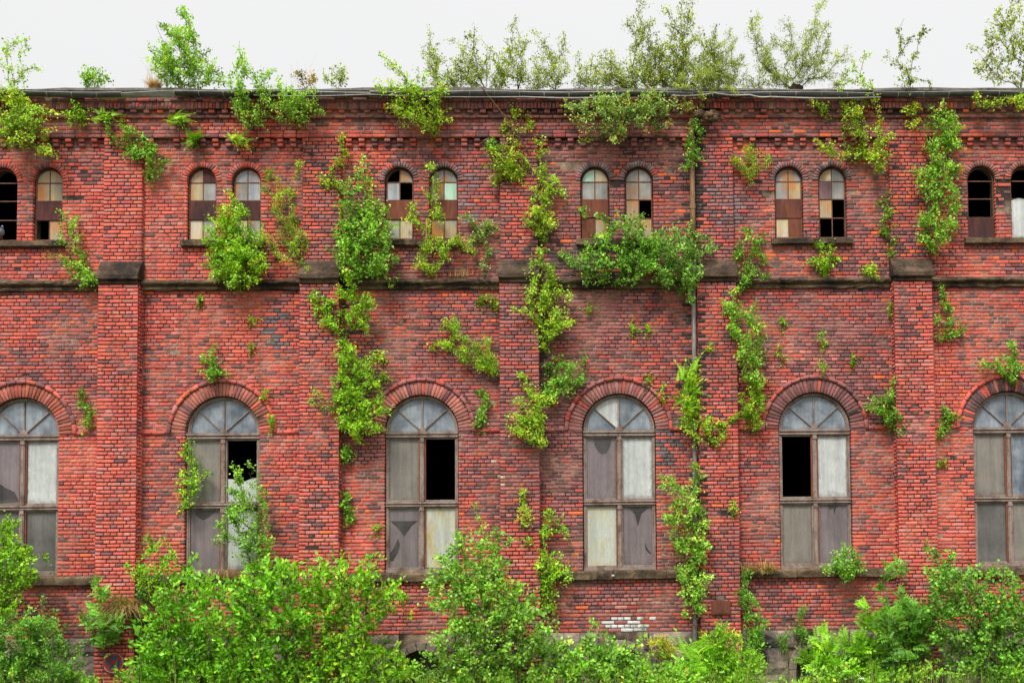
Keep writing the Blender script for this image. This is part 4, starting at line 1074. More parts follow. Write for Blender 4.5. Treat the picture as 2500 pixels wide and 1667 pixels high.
plant('sapling_clump', 'small clump of drooping leaves beside the pilaster over the mint glass window', 'sapling', (1200, 400),
      [(1178, 258, 14, 14, .8), (1185, 240, 8, 14, .7), (1160, 288, 24, 12, .7), (1200, 290, 18, 16, .6), (1210, 262, 12, 10, .6), (1128, 345, 22, 10, .6), (1160, 350, 30, 16, .9), (1185, 355, 20, 18, .9), (1165, 380, 40, 20), (1160, 402, 34, 12), (1195, 378, 26, 18), (1140, 412, 14, 8, .7), (1180, 330, 26, 12, .7)], y0=-.10, tint='lime', yellow=.16, group=GW)
plant('dock_sprout', 'grey green leaf sprout on the frieze beside the root burl', 'weed', (1138, 340), [(1130, 330, 8, 6, .7), (1142, 338, 8, 5, .7)], y0=-.1, tint='mid', size=1.2, group=GW)
# --- upper wall
plant('wall_sapling', 'slender sapling climbing from the ledge past the window with orange stained glass', 'sapling', (238, 655),
      [(148, 488, 6, 16, .7), (152, 515, 16, 10, .7), (178, 505, 8, 12, .6), (170, 545, 20, 14, .8), (135, 560, 18, 6, .5), (140, 595, 34, 10, .7), (170, 580, 24, 14, .9), (185, 605, 26, 16), (170, 630, 20, 12), (205, 622, 30, 14), (210, 645, 26, 12), (240, 638, 10, 18, .8), (250, 668, 14, 12, .9), (245, 690, 12, 10, .8), (200, 655, 18, 8, .7)], y0=-.03, depth=.16, tint='fresh', yellow=.02, group=GW)
plant('round_bush', 'bright dense rounded bush on the ledge covering a pair of small windows', 'shrub', (548, 665),
      [(530, 470, 20, 24, .8), (505, 495, 18, 18, .7), (555, 490, 20, 20, .7), (525, 510, 44, 26), (500, 540, 34, 24), (555, 530, 36, 26), (520, 565, 54, 28), (570, 565, 36, 26), (600, 540, 14, 14, .6), (505, 600, 42, 24), (560, 600, 46, 26), (590, 590, 22, 20, .9), (520, 630, 44, 20), (565, 635, 36, 20), (548, 652, 24, 10), (600, 620, 20, 12, .8)], y0=-.02, depth=.42, dens=1.15, tint='bright', yellow=.015, group=GW, rmax=.03, size=1.05)
plant('willow_sapling', 'feathery yellow green willow sapling beside the bright rounded bush', 'sapling', (692, 635),
      [(612, 392, 6, 20, .5), (620, 425, 16, 18, .5), (645, 420, 12, 12, .5), (640, 455, 24, 20, .6), (660, 440, 10, 14, .5), (630, 490, 22, 18, .6), (655, 500, 28, 22, .7), (665, 535, 28, 22, .7), (640, 560, 22, 16, .6), (680, 565, 22, 22, .7), (615, 550, 18, 8, .5), (690, 600, 14, 16, .6), (690, 385, 4, 12, .5), (660, 590, 24, 12, .6), (700, 620, 14, 8, .6)], y0=-.02, depth=.2, leaf='willow', size=.62, tint='lime', yellow=.04, group=GW)
plant('birch_tree', 'big leafy birch beside a pilaster, standing over the ledge next to broken black panes', 'tree', (828, 648),
      [(832, 372, 8, 14, .7), (826, 400, 20, 20, .8), (812, 430, 28, 22), (845, 430, 16, 18, .8), (800, 465, 34, 24), (845, 470, 34, 24), (870, 475, 20, 18, .8), (815, 505, 52, 26), (865, 520, 44, 24), (785, 530, 26, 22, .9), (820, 550, 52, 28), (880, 555, 36, 24), (795, 580, 40, 24), (850, 590, 52, 26), (900, 590, 18, 14, .8), (815, 615, 46, 22), (870, 620, 44, 20), (905, 640, 14, 8, .6), (775, 600, 20, 14, .8)],
      y0=-.02, depth=.40, dens=1.05, tint='fresh', yellow=.01, group=GW, rmax=.04, stem='trunk', part='crown', size=1.15)
plant('thin_vine', 'thin yellow vine up the pilaster edge above the big leafy birch', 'vine', (778, 440), [(784, 318, 8, 10, .6), (786, 345, 14, 16, .6), (775, 372, 6, 12, .5), (745, 410, 10, 10, .5), (770, 410, 14, 12, .6), (760, 395, 8, 8, .5)], y0=-.1, tint='lime', yellow=.1, group=GW)
plant('hop_sapling', 'yellow green sapling with a bare pale stem in front of two rust sheeted windows', 'sapling', (992, 640),
      [(992, 385, 6, 12, .5), (996, 415, 12, 18, .55), (985, 445, 16, 14, .5), (990, 480, 18, 18, .5), (950, 475, 12, 10, .4), (940, 495, 16, 10, .5), (970, 520, 24, 14, .6), (1010, 490, 10, 16, .4), (1010, 560, 30, 14, .9), (985, 580, 20, 16, .7), (1055, 555, 28, 16, .9), (1085, 565, 22, 14, .8), (1035, 580, 30, 12, .8), (960, 590, 14, 14, .6), (965, 615, 14, 10, .6), (1000, 615, 16, 8, .4)], y0=-.03, depth=.22, leaf='sallow', size=.72, tint='lime', yellow=.04, group=GW, bark='bark_grey')
plant('wall_sapling', 'grey green sapling leaning out beside the rust sheeted window pair, near the bare brick pilaster', 'sapling', (1112, 640), [(1075, 505, 14, 10, .5), (1098, 515, 24, 12, .7), (1125, 525, 18, 12, .7), (1110, 545, 18, 12, .6), (1085, 540, 20, 10, .6), (1120, 570, 14, 16, .5), (1112, 600, 6, 14, .4), (1138, 530, 8, 16, .6)], y0=-.02, tint='grey', size=.9, group=GW)
plant('climbing_sapling', 'lime leaved climber up the pilaster side at window height', 'sapling', (1246, 545),
      [(1242, 328, 12, 14, .9), (1250, 350, 14, 14, .7), (1232, 385, 8, 14, .5), (1246, 392, 18, 16, .9), (1255, 415, 28, 14), (1240, 432, 22, 12, .9), (1268, 440, 20, 14, .9), (1240, 458, 34, 16), (1215, 480, 20, 14, .8), (1250, 490, 36, 16), (1225, 508, 26, 14), (1258, 520, 34, 14), (1238, 530, 24, 12)], y0=-.08, depth=.16, tint='lime', yellow=.06, group=GW)
plant('elder_bush', 'wide dark green bush hanging along the ledge under the mint pane window', 'shrub', [(1420, 662), (1445, 660)],
      [(1300, 585, 26, 10, .7), (1325, 600, 34, 16, .9), (1360, 575, 34, 18), (1385, 545, 26, 16, .8), (1365, 610, 40, 20), (1415, 560, 36, 22), (1400, 515, 20, 16, .6), (1430, 510, 22, 22, .8), (1380, 490, 14, 10, .5), (1345, 480, 14, 12, .4), (1455, 540, 34, 24), (1425, 600, 46, 22), (1475, 500, 18, 20, .7), (1485, 560, 34, 24), (1470, 605, 44, 22), (1500, 600, 40, 20), (1515, 570, 30, 22, .9), (1530, 625, 34, 16, .9), (1505, 540, 22, 16, .7), (1350, 640, 20, 14, .9), (1390, 640, 26, 12, .7), (1440, 635, 34, 12, .9)],
      y0=-.03, depth=.40, tint='mid', yellow=.015, group=GW, rmax=.03, size=1.1)
plant('elder_bush', 'grey green bush massed against the downpipe at ledge height', 'shrub', (1588, 690),
      [(1515, 545, 24, 18, .8), (1545, 560, 34, 22), (1530, 590, 36, 22), (1575, 575, 36, 24), (1560, 615, 44, 24), (1590, 630, 34, 24), (1610, 590, 20, 18, .8), (1640, 575, 20, 10, .6), (1540, 640, 34, 16), (1580, 660, 30, 14), (1570, 530, 14, 12, .5), (1590, 690, 8, 18, .8)], y0=-.22, depth=.30, tint=(.22, .43, .065), yellow=.0, group=GW, leaf='sallow', size=.8)
plant('wall_sapling', 'dark green sapling in the pilaster corner next to the downpipe, left of two small windows', 'sapling', (1702, 660), [(1716, 528, 8, 14, .7), (1725, 558, 24, 14, .8), (1755, 552, 10, 16, .6), (1700, 582, 16, 14, .9), (1738, 588, 26, 12, .9), (1708, 610, 20, 14, .9), (1730, 622, 28, 10, .8), (1770, 635, 24, 7, .8), (1715, 645, 22, 14), (1700, 565, 10, 10, .6)], y0=-.06, tint='mid', group=GW)
plant('wall_sapling', 'pale yellowing sapling on the pilaster above the downpipe bush', 'sapling', (1724, 415), [(1715, 338, 14, 12, .45), (1728, 362, 22, 14, .6), (1705, 380, 22, 12, .6), (1735, 388, 16, 12, .6), (1720, 400, 18, 10, .7), (1765, 368, 8, 14, .4), (1688, 370, 8, 8, .4)], y0=-.10, leaf='willow', size=.55, tint='lime', yellow=.15, group=GW)
plant('wall_sapling', 'small fresh sapling on the ledge below two small windows, one with empty panes', 'sapling', (1888, 645), [(1878, 565, 12, 10, .8), (1905, 562, 8, 12, .7), (1888, 585, 22, 12, .8), (1875, 605, 24, 12, .9), (1902, 608, 22, 12, .8), (1888, 622, 22, 8, .9), (1920, 590, 10, 6, .6)], y0=-.03, tint='bright', yellow=.02, group=GW)
plant('sprout', 'low lime sprout on the ledge beside the small fresh sapling', 'weed', (2008, 634), [(1998, 612, 10, 6, .9), (2015, 620, 14, 6, .9), (2005, 625, 8, 4, .8)], y0=-.06, tint='lime', size=1.15, group=GW)
plant('thin_vine', 'dark vine down the pilaster flank beside the pale green upright birch', 'vine', (2052, 600), [(2035, 455, 10, 18, .8), (2046, 480, 10, 16, .8), (2040, 505, 14, 10, .7), (2046, 530, 12, 14, .8), (2052, 560, 6, 14, .6), (2030, 530, 6, 8, .5), (2050, 585, 5, 12, .6)], y0=-.02, tint='mid', group=GW)
plant('thin_vine', 'small vine clinging to the upper downpipe', 'vine', (1596, 345), [(1600, 285, 12, 12, 1.0), (1588, 320, 8, 12, .7), (1578, 335, 8, 14, .8), (1598, 350, 8, 16, .8), (1582, 362, 10, 8, .7), (1606, 300, 8, 10, .8), (1574, 385, 6, 6, .5)], y0=-.2, tint='mid', yellow=.02, group=GW)
plant('thin_vine', 'thin vine growing on the upper downpipe at small window height', 'vine', (1604, 545), [(1584, 525, 10, 14, .7), (1612, 540, 10, 12, .6), (1630, 560, 10, 10, .5)], y0=-.22, tint='grey', group=GW)
# --- middle of the wall
plant('wall_bush', 'bright bush on the pilaster face just under its cap, beside the big leafy birch', 'shrub', (790, 765),
      [(785, 662, 10, 14, .6), (722, 685, 16, 12, .7), (745, 690, 28, 18, .9), (728, 715, 22, 16), (760, 715, 30, 20), (740, 742, 28, 14), (768, 745, 18, 12, .9), (800, 672, 20, 18, .8), (825, 690, 28, 20, .9), (845, 700, 16, 14, .8), (825, 715, 30, 16, .9), (835, 740, 24, 12, .9), (800, 735, 18, 16, .8), (800, 640, 10, 12, .6)], y0=-.20, depth=.2, tint='bright', yellow=.01, group=GW)
plant('wall_bush', 'tall dense bush in the pilaster corner at the spring of a window arch', 'shrub', (790, 1005),
      [(795, 785, 14, 18, .8), (805, 808, 24, 20), (785, 830, 20, 18, .9), (820, 835, 34, 22), (845, 850, 28, 18, .9), (800, 865, 38, 24), (870, 818, 12, 14, .6), (840, 890, 42, 22), (795, 905, 44, 24), (850, 920, 28, 18, .8), (820, 945, 50, 22), (770, 940, 24, 18, .8), (730, 925, 20, 10, .5), (800, 975, 40, 20), (840, 975, 30, 18), (825, 998, 36, 10), (870, 985, 14, 8, .6), (888, 940, 12, 6, .5)], y0=-.10, depth=.32, dens=1.1, tint='bright', yellow=.015, group=GW, rmax=.03)
plant('sprout', 'small leafy sprout on the pilaster flank, midway up', 'weed', (795, 1200), [(795, 1142, 8, 12, .9), (792, 1165, 14, 10), (805, 1172, 18, 7, .8), (800, 1185, 10, 8, .9)], y0=-.05, tint='mid', size=1.15, group=GW)
plant('sprout', 'thin leaf sprig on the pilaster flank under the tall dense bush', 'weed', (792, 1055), [(792, 1025, 8, 7, .9), (790, 1045, 8, 10, .8)], y0=-.05, tint='mid', size=1.1, group=GW)
plant('wall_sapling', 'lime sapling spreading in the pilaster corner under its stone cap', 'sapling', (1252, 800),
      [(1245, 575, 10, 14, .8), (1240, 602, 20, 16, .9), (1262, 615, 22, 16, .9), (1245, 635, 28, 16), (1270, 650, 26, 16, .9), (1235, 665, 26, 16), (1275, 680, 34, 18), (1210, 680, 18, 10, .7), (1200, 712, 22, 10, .7), (1245, 705, 34, 18), (1285, 718, 34, 16), (1240, 735, 34, 16), (1275, 748, 34, 14), (1250, 770, 34, 14), (1235, 790, 20, 10, .8), (1310, 745, 14, 8, .6)], y0=-.12, depth=.24, tint='lime', yellow=.02, group=GW, dens=1.05)
plant('wall_sapling', 'dark leaved sapling above the arch with the half disc pane', 'sapling', (1245, 890),
      [(1285, 822, 18, 10, .8), (1262, 838, 18, 12, .8), (1300, 845, 30, 14, .9), (1335, 858, 20, 14, .9), (1280, 868, 34, 16), (1325, 880, 28, 14), (1265, 895, 26, 14), (1300, 900, 30, 12, .9), (1345, 820, 6, 14, .6), (1270, 918, 16, 10, .8)], y0=-.02, depth=.24, tint='mid', yellow=.01, group=GW)
plant('wall_sapling', 'lime sapling on the pilaster face at arch height between two large windows', 'sapling', (1238, 1015),
      [(1198, 862, 8, 14, .8), (1210, 885, 14, 14, .9), (1222, 905, 26, 12, .9), (1200, 925, 20, 12, .9), (1228, 935, 32, 16), (1188, 962, 26, 14, .9), (1215, 965, 36, 16), (1240, 960, 22, 14, .9), (1198, 985, 26, 12), (1228, 995, 24, 12), (1210, 1010, 12, 8, .8), (1244, 1010, 6, 14, .7), (1255, 920, 12, 8, .7), (1178, 985, 14, 8, .7)], y0=-.28, depth=.2, tint='lime', yellow=.02, group=GW, dens=1.05)
plant('leaning_sapling', 'bright sapling leaning out diagonally from the pilaster corner, feathery leaves', 'sapling', (1146, 870), [(1042, 735, 8, 8, .6), (1032, 752, 14, 10, .6), (1058, 775, 22, 10, .7), (1010, 795, 10, 6, .5), (1075, 795, 30, 14, .8), (1100, 812, 34, 14, .9), (1085, 830, 20, 8, .8), (1122, 828, 26, 12, .9), (1140, 845, 16, 10, .8), (1105, 845, 20, 8, .7), (1118, 785, 8, 10, .5)], y0=-.02, depth=.2, leaf='willow', size=.6, tint='bright', yellow=.02, group=GW)
plant('sprout', 'yellowing sprout on the open brickwork above the leaning sapling', 'weed', (1042, 800), [(1025, 742, 12, 10, .8), (1035, 770, 10, 12, .7), (1020, 790, 16, 6, .6), (1000, 800, 8, 6, .6)], y0=0, tint='lime', yellow=.2, group=GW)
plant('sprout', 'pair of yellow green sprigs high on the panel beside the pilaster cap', 'weed', [(1108, 702), (1135, 700)], [(1108, 692, 10, 10, .9), (1130, 688, 12, 8, .9), (1138, 696, 6, 8, .9)], y0=0, tint='lime', yellow=.12, group=GW)
plant('thin_vine', 'thin vine down the brick panel right next to the arch hood with broad trunkless leaves', 'vine', (1112, 995), [(1112, 905, 8, 10, .7), (1118, 925, 10, 14, .8), (1110, 948, 10, 12, .7), (1100, 972, 10, 10, .8)], y0=0, tint='mid', group=GW)
plant('wall_sapling', 'long leafy sapling hanging down the pilaster face next to the downpipe', 'sapling', (1722, 880),
      [(1682, 672, 10, 14, .7), (1660, 702, 20, 14, .8), (1690, 705, 28, 18), (1745, 712, 14, 10, .6), (1705, 730, 36, 18), (1740, 742, 22, 16, .8), (1695, 752, 30, 14, .9), (1722, 765, 36, 18), (1745, 775, 16, 14, .8), (1712, 798, 28, 18), (1738, 812, 24, 16, .9), (1710, 830, 32, 18), (1740, 838, 18, 14, .9), (1715, 862, 26, 18), (1735, 868, 18, 12, .8)], y0=-.24, depth=.2, tint='fresh', yellow=.02, group=GW)
plant('wall_sapling', 'leafy lime sapling over the arch shoulder beside the pilaster next to the downpipe', 'sapling', (1738, 985), [(1735, 868, 16, 12, .8), (1742, 888, 22, 14), (1725, 905, 22, 14), (1745, 918, 22, 14), (1708, 925, 22, 14, .9), (1735, 940, 32, 14), (1712, 955, 24, 12), (1745, 962, 20, 10, .9), (1728, 975, 22, 8)], y0=-.06, depth=.22, tint='bright', yellow=.03, group=GW)
plant('wall_sapling', 'dark clump on the pilaster corner hiding the arch hood end, with a trailing lime tip', 'sapling', (2058, 985),
      [(2050, 878, 8, 14, .7), (2048, 905, 14, 14, .9), (2030, 922, 24, 12, .9), (2010, 915, 10, 6, .5), (2048, 932, 24, 16), (2025, 945, 26, 14), (2055, 955, 22, 14), (2038, 968, 24, 10), (2064, 975, 10, 10, .9), (2066, 998, 6, 14, .9), (2000, 935, 8, 6, .5)], y0=-.04, depth=.22, tint='mid', yellow=.03, group=GW)
plant('wall_sapling', 'feathery sapling standing on the dark brick arch hood', 'sapling', (2325, 878), [(2326, 795, 10, 14, .7), (2335, 812, 12, 12, .8), (2290, 832, 24, 8, .8), (2318, 830, 20, 12, .9), (2270, 842, 14, 6, .7), (2310, 850, 26, 12, .9), (2335, 840, 12, 12, .8), (2320, 862, 16, 8, .9), (2258, 836, 8, 4, .5)], y0=-.04, depth=.2, tint='mid', group=GW)
plant('wall_sapling', 'small sapling in the pilaster corner beneath the ledge, near the picture edge', 'sapling', (2152, 790), [(2160, 662, 10, 14, .8), (2166, 690, 14, 14, .8), (2170, 715, 14, 14, .6), (2155, 735, 10, 12, .7), (2172, 748, 20, 10, .9), (2192, 742, 18, 10, .6), (2205, 760, 14, 6, .6), (2165, 770, 14, 10, .9)], y0=-.04, tint='mid', yellow=.05, group=GW)
plant('wall_sapling', 'leafy sprig in the pilaster corner beside the dark brick arch', 'sapling', (2160, 1000), [(2176, 938, 10, 10, .7), (2168, 955, 12, 10, .8), (2195, 955, 8, 8, .6), (2180, 972, 18, 8, .9), (2172, 988, 16, 8, .9)], y0=-.02, tint='mid', group=GW)
plant('wall_sapling', 'small bush sprouting right above the arch of the window with broken milky pane', 'shrub', (488, 880), [(486, 800, 8, 10, .7), (478, 822, 16, 14, .9), (498, 832, 14, 12, .8), (475, 845, 22, 12, .9), (505, 855, 16, 12, .9), (488, 862, 26, 10)], y0=-.02, depth=.18, tint='mid', yellow=.04, group=GW)
plant('sprout', 'narrow leafy sprig beside the broad pilaster over the arched hood shoulder', 'weed', (205, 985), [(182, 905, 6, 12, .8), (190, 930, 16, 10, .8), (195, 950, 16, 10, .8), (198, 970, 14, 10, .9)], y0=-.01, tint='mid', yellow=.03, group=GW)
plant('window_vine', 'leafy vine hanging in front of the beige pane of the broken window', 'vine', (418, 1170), [(435, 1015, 8, 10, .8), (438, 1040, 16, 14, .8), (450, 1060, 20, 12, .8), (435, 1075, 24, 14, .9), (462, 1090, 16, 14, .7), (440, 1108, 26, 14), (415, 1125, 14, 8, .6), (438, 1135, 20, 14, .9), (430, 1155, 18, 8, .8)], y0=-.02, depth=.16, tint='bright', yellow=.02, group=GW)
plant('wall_sapling', 'slim lime sprig midway up the pilaster with a pale mortar scar', 'sapling', (1202, 1200), [(1200, 1130, 6, 10, .9), (1200, 1150, 14, 14, .9), (1204, 1172, 14, 14, .9), (1202, 1190, 10, 8, .9)], y0=-.28, tint='lime', yellow=.03, group=GW)
plant('wall_sapling', 'leafy sapling low in the pilaster corner, reaching up beside the window with yellowed pane', 'sapling', (1262, 1420),
      [(1262, 1170, 12, 12, .8), (1272, 1188, 18, 12, .8), (1255, 1210, 22, 12, .8), (1285, 1215, 16, 8, .7), (1250, 1265, 16, 14, .7), (1270, 1280, 30, 16), (1245, 1300, 30, 16), (1285, 1305, 26, 14), (1262, 1330, 36, 16), (1290, 1325, 16, 10), (1255, 1360, 26, 20), (1260, 1390, 20, 20)], y0=-.08, depth=.22, tint='bright', yellow=.01, group=GW)
plant('fern_clump', 'fern and weeds sprouting around the middle of the downpipe', 'fern', [(1588, 905), (1590, 960)], [(1578, 862, 16, 16, .8), (1585, 895, 20, 14, .8), (1575, 925, 18, 16, .8), (1592, 945, 22, 14, .8)], y0=-.2, leaf='fern', size=.75, tint='bright', group=GW)
plant('pipe_vine', 'vine with yellow tinged leaves around the downpipe at arch height', 'vine', (1595, 1045), [(1592, 830, 8, 14, .8), (1588, 860, 12, 14, .7), (1585, 915, 16, 14, .9), (1600, 925, 14, 14, .8), (1578, 945, 18, 14, .9), (1600, 960, 18, 14, .9), (1582, 975, 22, 10), (1598, 1000, 12, 10, .8), (1610, 970, 14, 8, .7)], y0=-.22, tint='lime', yellow=.07, group=GW)
plant('wall_sapling', 'pale lime sapling on the pilaster face next to the downpipe at transom height', 'sapling', (1642, 1018), [(1635, 960, 14, 10, .7), (1655, 972, 20, 10, .7), (1640, 985, 26, 10, .9), (1662, 995, 14, 8, .7), (1642, 1005, 20, 8, .9), (1690, 955, 10, 12, .5), (1625, 975, 10, 8, .6)], y0=-.28, tint='lime', yellow=.02, group=GW)
plant('birch_bush', 'tall leafy bush wrapped round the lower downpipe', 'shrub', (1600, 1420),
      [(1590, 1060, 14, 12, .7), (1600, 1085, 18, 14, .8), (1535, 1108, 26, 12, .8), (1560, 1125, 34, 16, .9), (1590, 1120, 20, 16, .9), (1545, 1150, 30, 14, .8), (1585, 1155, 34, 18), (1605, 1175, 20, 14, .9), (1560, 1185, 40, 16, .9), (1600, 1200, 30, 16), (1545, 1200, 22, 10, .8), (1580, 1225, 40, 18), (1610, 1240, 24, 16), (1570, 1255, 36, 16), (1600, 1270, 34, 16), (1585, 1300, 34, 18), (1575, 1325, 22, 18), (1600, 1330, 24, 20), (1590, 1360, 30, 20), (1595, 1392, 22, 18)], y0=-.24, depth=.30, dens=1.05, tint='fresh', yellow=.02, group=GW, size=1.1)
plant('sill_bush', 'small green bush on the sill of the large window whose upper pane is empty', 'shrub', (1942, 1335), [(1935, 1255, 10, 12, .7), (1955, 1262, 14, 12, .8), (1925, 1278, 20, 12, .9), (1955, 1282, 26, 14), (1915, 1298, 22, 10, .8), (1945, 1300, 38, 14), (1940, 1318, 34, 10), (1972, 1300, 14, 8, .8), (1895, 1305, 8, 5, .5)], y0=-.12, depth=.25, tint='mid', yellow=.02, group=GW)
plant('birch_bush', 'airy young birch in front of the window with broken milky pane', 'sapling', (582, 1420),
      [(545, 1072, 14, 10, .5), (570, 1092, 22, 12, .6), (535, 1110, 18, 14, .6), (588, 1105, 16, 16, .6), (555, 1130, 30, 16, .75), (595, 1138, 22, 16, .7), (545, 1160, 34, 16, .8), (585, 1172, 36, 18, .9), (515, 1178, 16, 14, .5), (550, 1195, 40, 18, .85), (500, 1205, 20, 12, .55), (600, 1205, 26, 16, .85), (560, 1228, 44, 18, .9), (520, 1245, 26, 14, .7), (600, 1245, 34, 18), (570, 1268, 44, 18), (615, 1270, 20, 14, .8), (590, 1295, 36, 14)], y0=-.25, depth=.35, tint='fresh', yellow=.015, group=GU, rmax=.025)
for fx, fy, rx, ry, lab in [
  (1455, 748, 10, 16, 'tiny lime sprig on open brickwork high above the half disc pane arch'), (1488, 752, 8, 6, 'tiny dull sprig beside the lime sprig above the half disc pane arch'),
  (1352, 706, 5, 10, 'minute yellow sprig below the wide dark ledge bush'), (576, 735, 6, 8, 'minute sprig below the bright rounded ledge bush'), (577, 797, 6, 12, 'minute lime sprig under another on the panel with grey patch'),
  (460, 686, 8, 8, 'tiny sprig under the ledge beside the broad red pilaster'), (1890, 775, 20, 18, 'thin sprig with feathery side shoots on the panel over the empty upper pane'),
  (1888, 842, 16, 16, 'dense little sprig sitting right on the arch crown over the empty upper pane'), (1794, 812, 12, 26, 'upright sprig on the panel beside the long leafy hanging sapling'), (1956, 828, 9, 16, 'small upright sprig near the crown of the arch over the empty pane'),
  (1796, 738, 8, 12, 'tiny sprig above the upright sprig on the pilaster panel'), (1487, 862, 14, 14, 'sprig beside the crown of the arch with half disc pane'), (1522, 900, 14, 18, 'sprig on the shoulder of the arch with half disc pane'),
  (622, 968, 8, 14, 'sprig at the foot of the hood of the broken milky pane window'), (606, 905, 8, 7, 'sprig on the arch hood beside the small bush over the broken window'), (2046, 702, 8, 18, 'lime sprig on the pilaster flank just below its cap'),
  (1635, 800, 8, 12, 'lime sprig on the pilaster face beside the downpipe'), (880, 860, 8, 6, 'sprig near the tall dense corner bush over the window arch'), (1685, 1162, 12, 14, 'yellow sprig low on the pilaster next to the downpipe'),
  (1212, 1240, 8, 10, 'yellow sprig beneath the slim lime sprig'), (1228, 1228, 6, 8, 'curly sprig beside the pilaster corner sapling low down'), (2168, 1058, 6, 5, 'tiny sprig on the panel under the leafy corner sprig'),
  (875, 815, 10, 14, 'sprig leaning out near the top of the tall dense corner bush'), (865, 1210, 6, 8, 'sprig beside the window with dark triangle pane')]:
    y0 = -.28 if fx in (1635, 1685, 1212) else (-.06 if fx in (1888, 1522, 622, 606) else 0)
    plant('sprig', lab, 'weed', (fx, fy + ry + 3), [(fx, fy - ry * .45, rx * .45, ry * .4, .8), (fx, fy + ry * .4, rx * .75, ry * .4, .8)], y0=y0, depth=.06, scat=.03, tipd=160, size=.85, tint='bright' if 'lime' in lab or 'yellow' not in lab else 'lime', yellow=.06, group='tiny sprigs in the brickwork')
# ferns on the frieze
for fx, fy, lab, tn in [(445, 318, 'bright fern tuft in the corbel teeth above the orange stained small window', 'bright'), (545, 320, 'yellow fern tuft in the corbel teeth beneath the taller cornice bush', 'lime'), (238, 262, 'yellow curled fern on the dentil course', 'lime'), (400, 268, 'pair of small yellow fronds on the dentil course', 'lime')]:
    plant('fern_tuft', lab, 'fern', (fx, fy + 6), [(fx, fy, 16, 8, 1.6)], y0=-.12 if fy > 300 else -.2, leaf='fern', size=.5, tint=tn, group='fern tufts in the cornice')
# --- foot of the wall; rooted in the ground in front
def gb(fx, y, py=1500):
    p = PF(fx, py, y); return (p[0], y, gz(y) - .05)
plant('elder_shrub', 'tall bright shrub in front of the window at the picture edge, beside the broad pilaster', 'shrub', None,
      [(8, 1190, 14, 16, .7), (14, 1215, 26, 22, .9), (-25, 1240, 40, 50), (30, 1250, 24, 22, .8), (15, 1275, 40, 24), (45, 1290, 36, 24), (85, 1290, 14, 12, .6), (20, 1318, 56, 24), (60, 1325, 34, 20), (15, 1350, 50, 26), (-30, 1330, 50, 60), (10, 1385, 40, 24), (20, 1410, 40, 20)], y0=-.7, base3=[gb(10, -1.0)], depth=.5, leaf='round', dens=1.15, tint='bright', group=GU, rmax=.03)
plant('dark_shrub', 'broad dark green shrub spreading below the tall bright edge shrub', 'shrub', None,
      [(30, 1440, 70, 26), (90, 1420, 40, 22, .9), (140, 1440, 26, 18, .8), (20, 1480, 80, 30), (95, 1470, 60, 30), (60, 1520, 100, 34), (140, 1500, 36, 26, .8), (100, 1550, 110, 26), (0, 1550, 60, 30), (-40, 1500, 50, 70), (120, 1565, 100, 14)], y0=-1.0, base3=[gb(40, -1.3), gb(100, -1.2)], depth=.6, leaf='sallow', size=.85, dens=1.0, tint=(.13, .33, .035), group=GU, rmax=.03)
plant('ash_seedling', 'upright ash seedling with divided leaves in front of the broad pilaster by the round sign', 'sapling', None, [(225, 1340, 12, 20, .4), (230, 1375, 24, 14, .6), (238, 1408, 24, 16, .6), (215, 1440, 34, 14, .7), (255, 1430, 26, 20, .7), (232, 1470, 30, 16, .7)], y0=-.42, base3=[gb(236, -.6)], depth=.2, leaf='pinnate', size=.6, tint='mid', dens=.7, group=GU)
plant('ivy_column', 'dark ivy column filling the pilaster corner above the round sign', 'ivy', None, [(330, 1335, 14, 16, .9), (328, 1365, 18, 22), (332, 1400, 22, 24), (326, 1432, 22, 22), (335, 1460, 26, 22), (320, 1480, 16, 16, .8)], y0=-.10, base3=[gb(328, -.25)], depth=.22, leaf='round', size=.8, dens=1.3, tint='dark', group=GU)
plant('rose_shrub', 'thin arching shrub beside the dark ivy, in front of the red pilaster flank', 'shrub', None, [(325, 1270, 14, 14, .6), (345, 1240, 10, 12, .5), (365, 1262, 22, 14, .7), (385, 1285, 22, 14, .7), (350, 1300, 26, 14, .8), (395, 1305, 22, 12, .8), (320, 1315, 24, 16, .8), (370, 1325, 26, 12, .8), (300, 1305, 14, 12, .6), (345, 1345, 22, 14, .8)], y0=-.35, base3=[gb(352, -.6)], depth=.25, leaf='sallow', size=.8, tint='bright', group=GU)
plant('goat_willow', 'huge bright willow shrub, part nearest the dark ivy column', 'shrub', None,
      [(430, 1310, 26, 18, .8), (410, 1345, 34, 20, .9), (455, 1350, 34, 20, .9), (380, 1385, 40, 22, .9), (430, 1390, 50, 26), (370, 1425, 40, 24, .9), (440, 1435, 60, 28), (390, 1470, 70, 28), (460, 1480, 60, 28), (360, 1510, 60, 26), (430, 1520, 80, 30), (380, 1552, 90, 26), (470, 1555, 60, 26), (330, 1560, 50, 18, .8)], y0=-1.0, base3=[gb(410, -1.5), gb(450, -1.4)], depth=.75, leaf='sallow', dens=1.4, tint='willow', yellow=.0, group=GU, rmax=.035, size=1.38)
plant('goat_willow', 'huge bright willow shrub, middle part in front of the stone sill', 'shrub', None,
      [(545, 1325, 26, 16, .8), (590, 1320, 40, 20, .9), (645, 1315, 34, 22), (520, 1365, 40, 24), (590, 1365, 60, 28), (660, 1360, 50, 28), (540, 1415, 60, 30), (620, 1420, 70, 30), (690, 1410, 40, 28), (560, 1470, 70, 32), (650, 1475, 70, 32), (540, 1525, 70, 30), (630, 1530, 80, 32), (590, 1560, 90, 22), (690, 1555, 60, 24)], y0=-1.2, base3=[gb(580, -1.8), gb(620, -1.7)], depth=.8, leaf='sallow', dens=1.4, tint='willow', group=GU, rmax=.04, size=1.4)
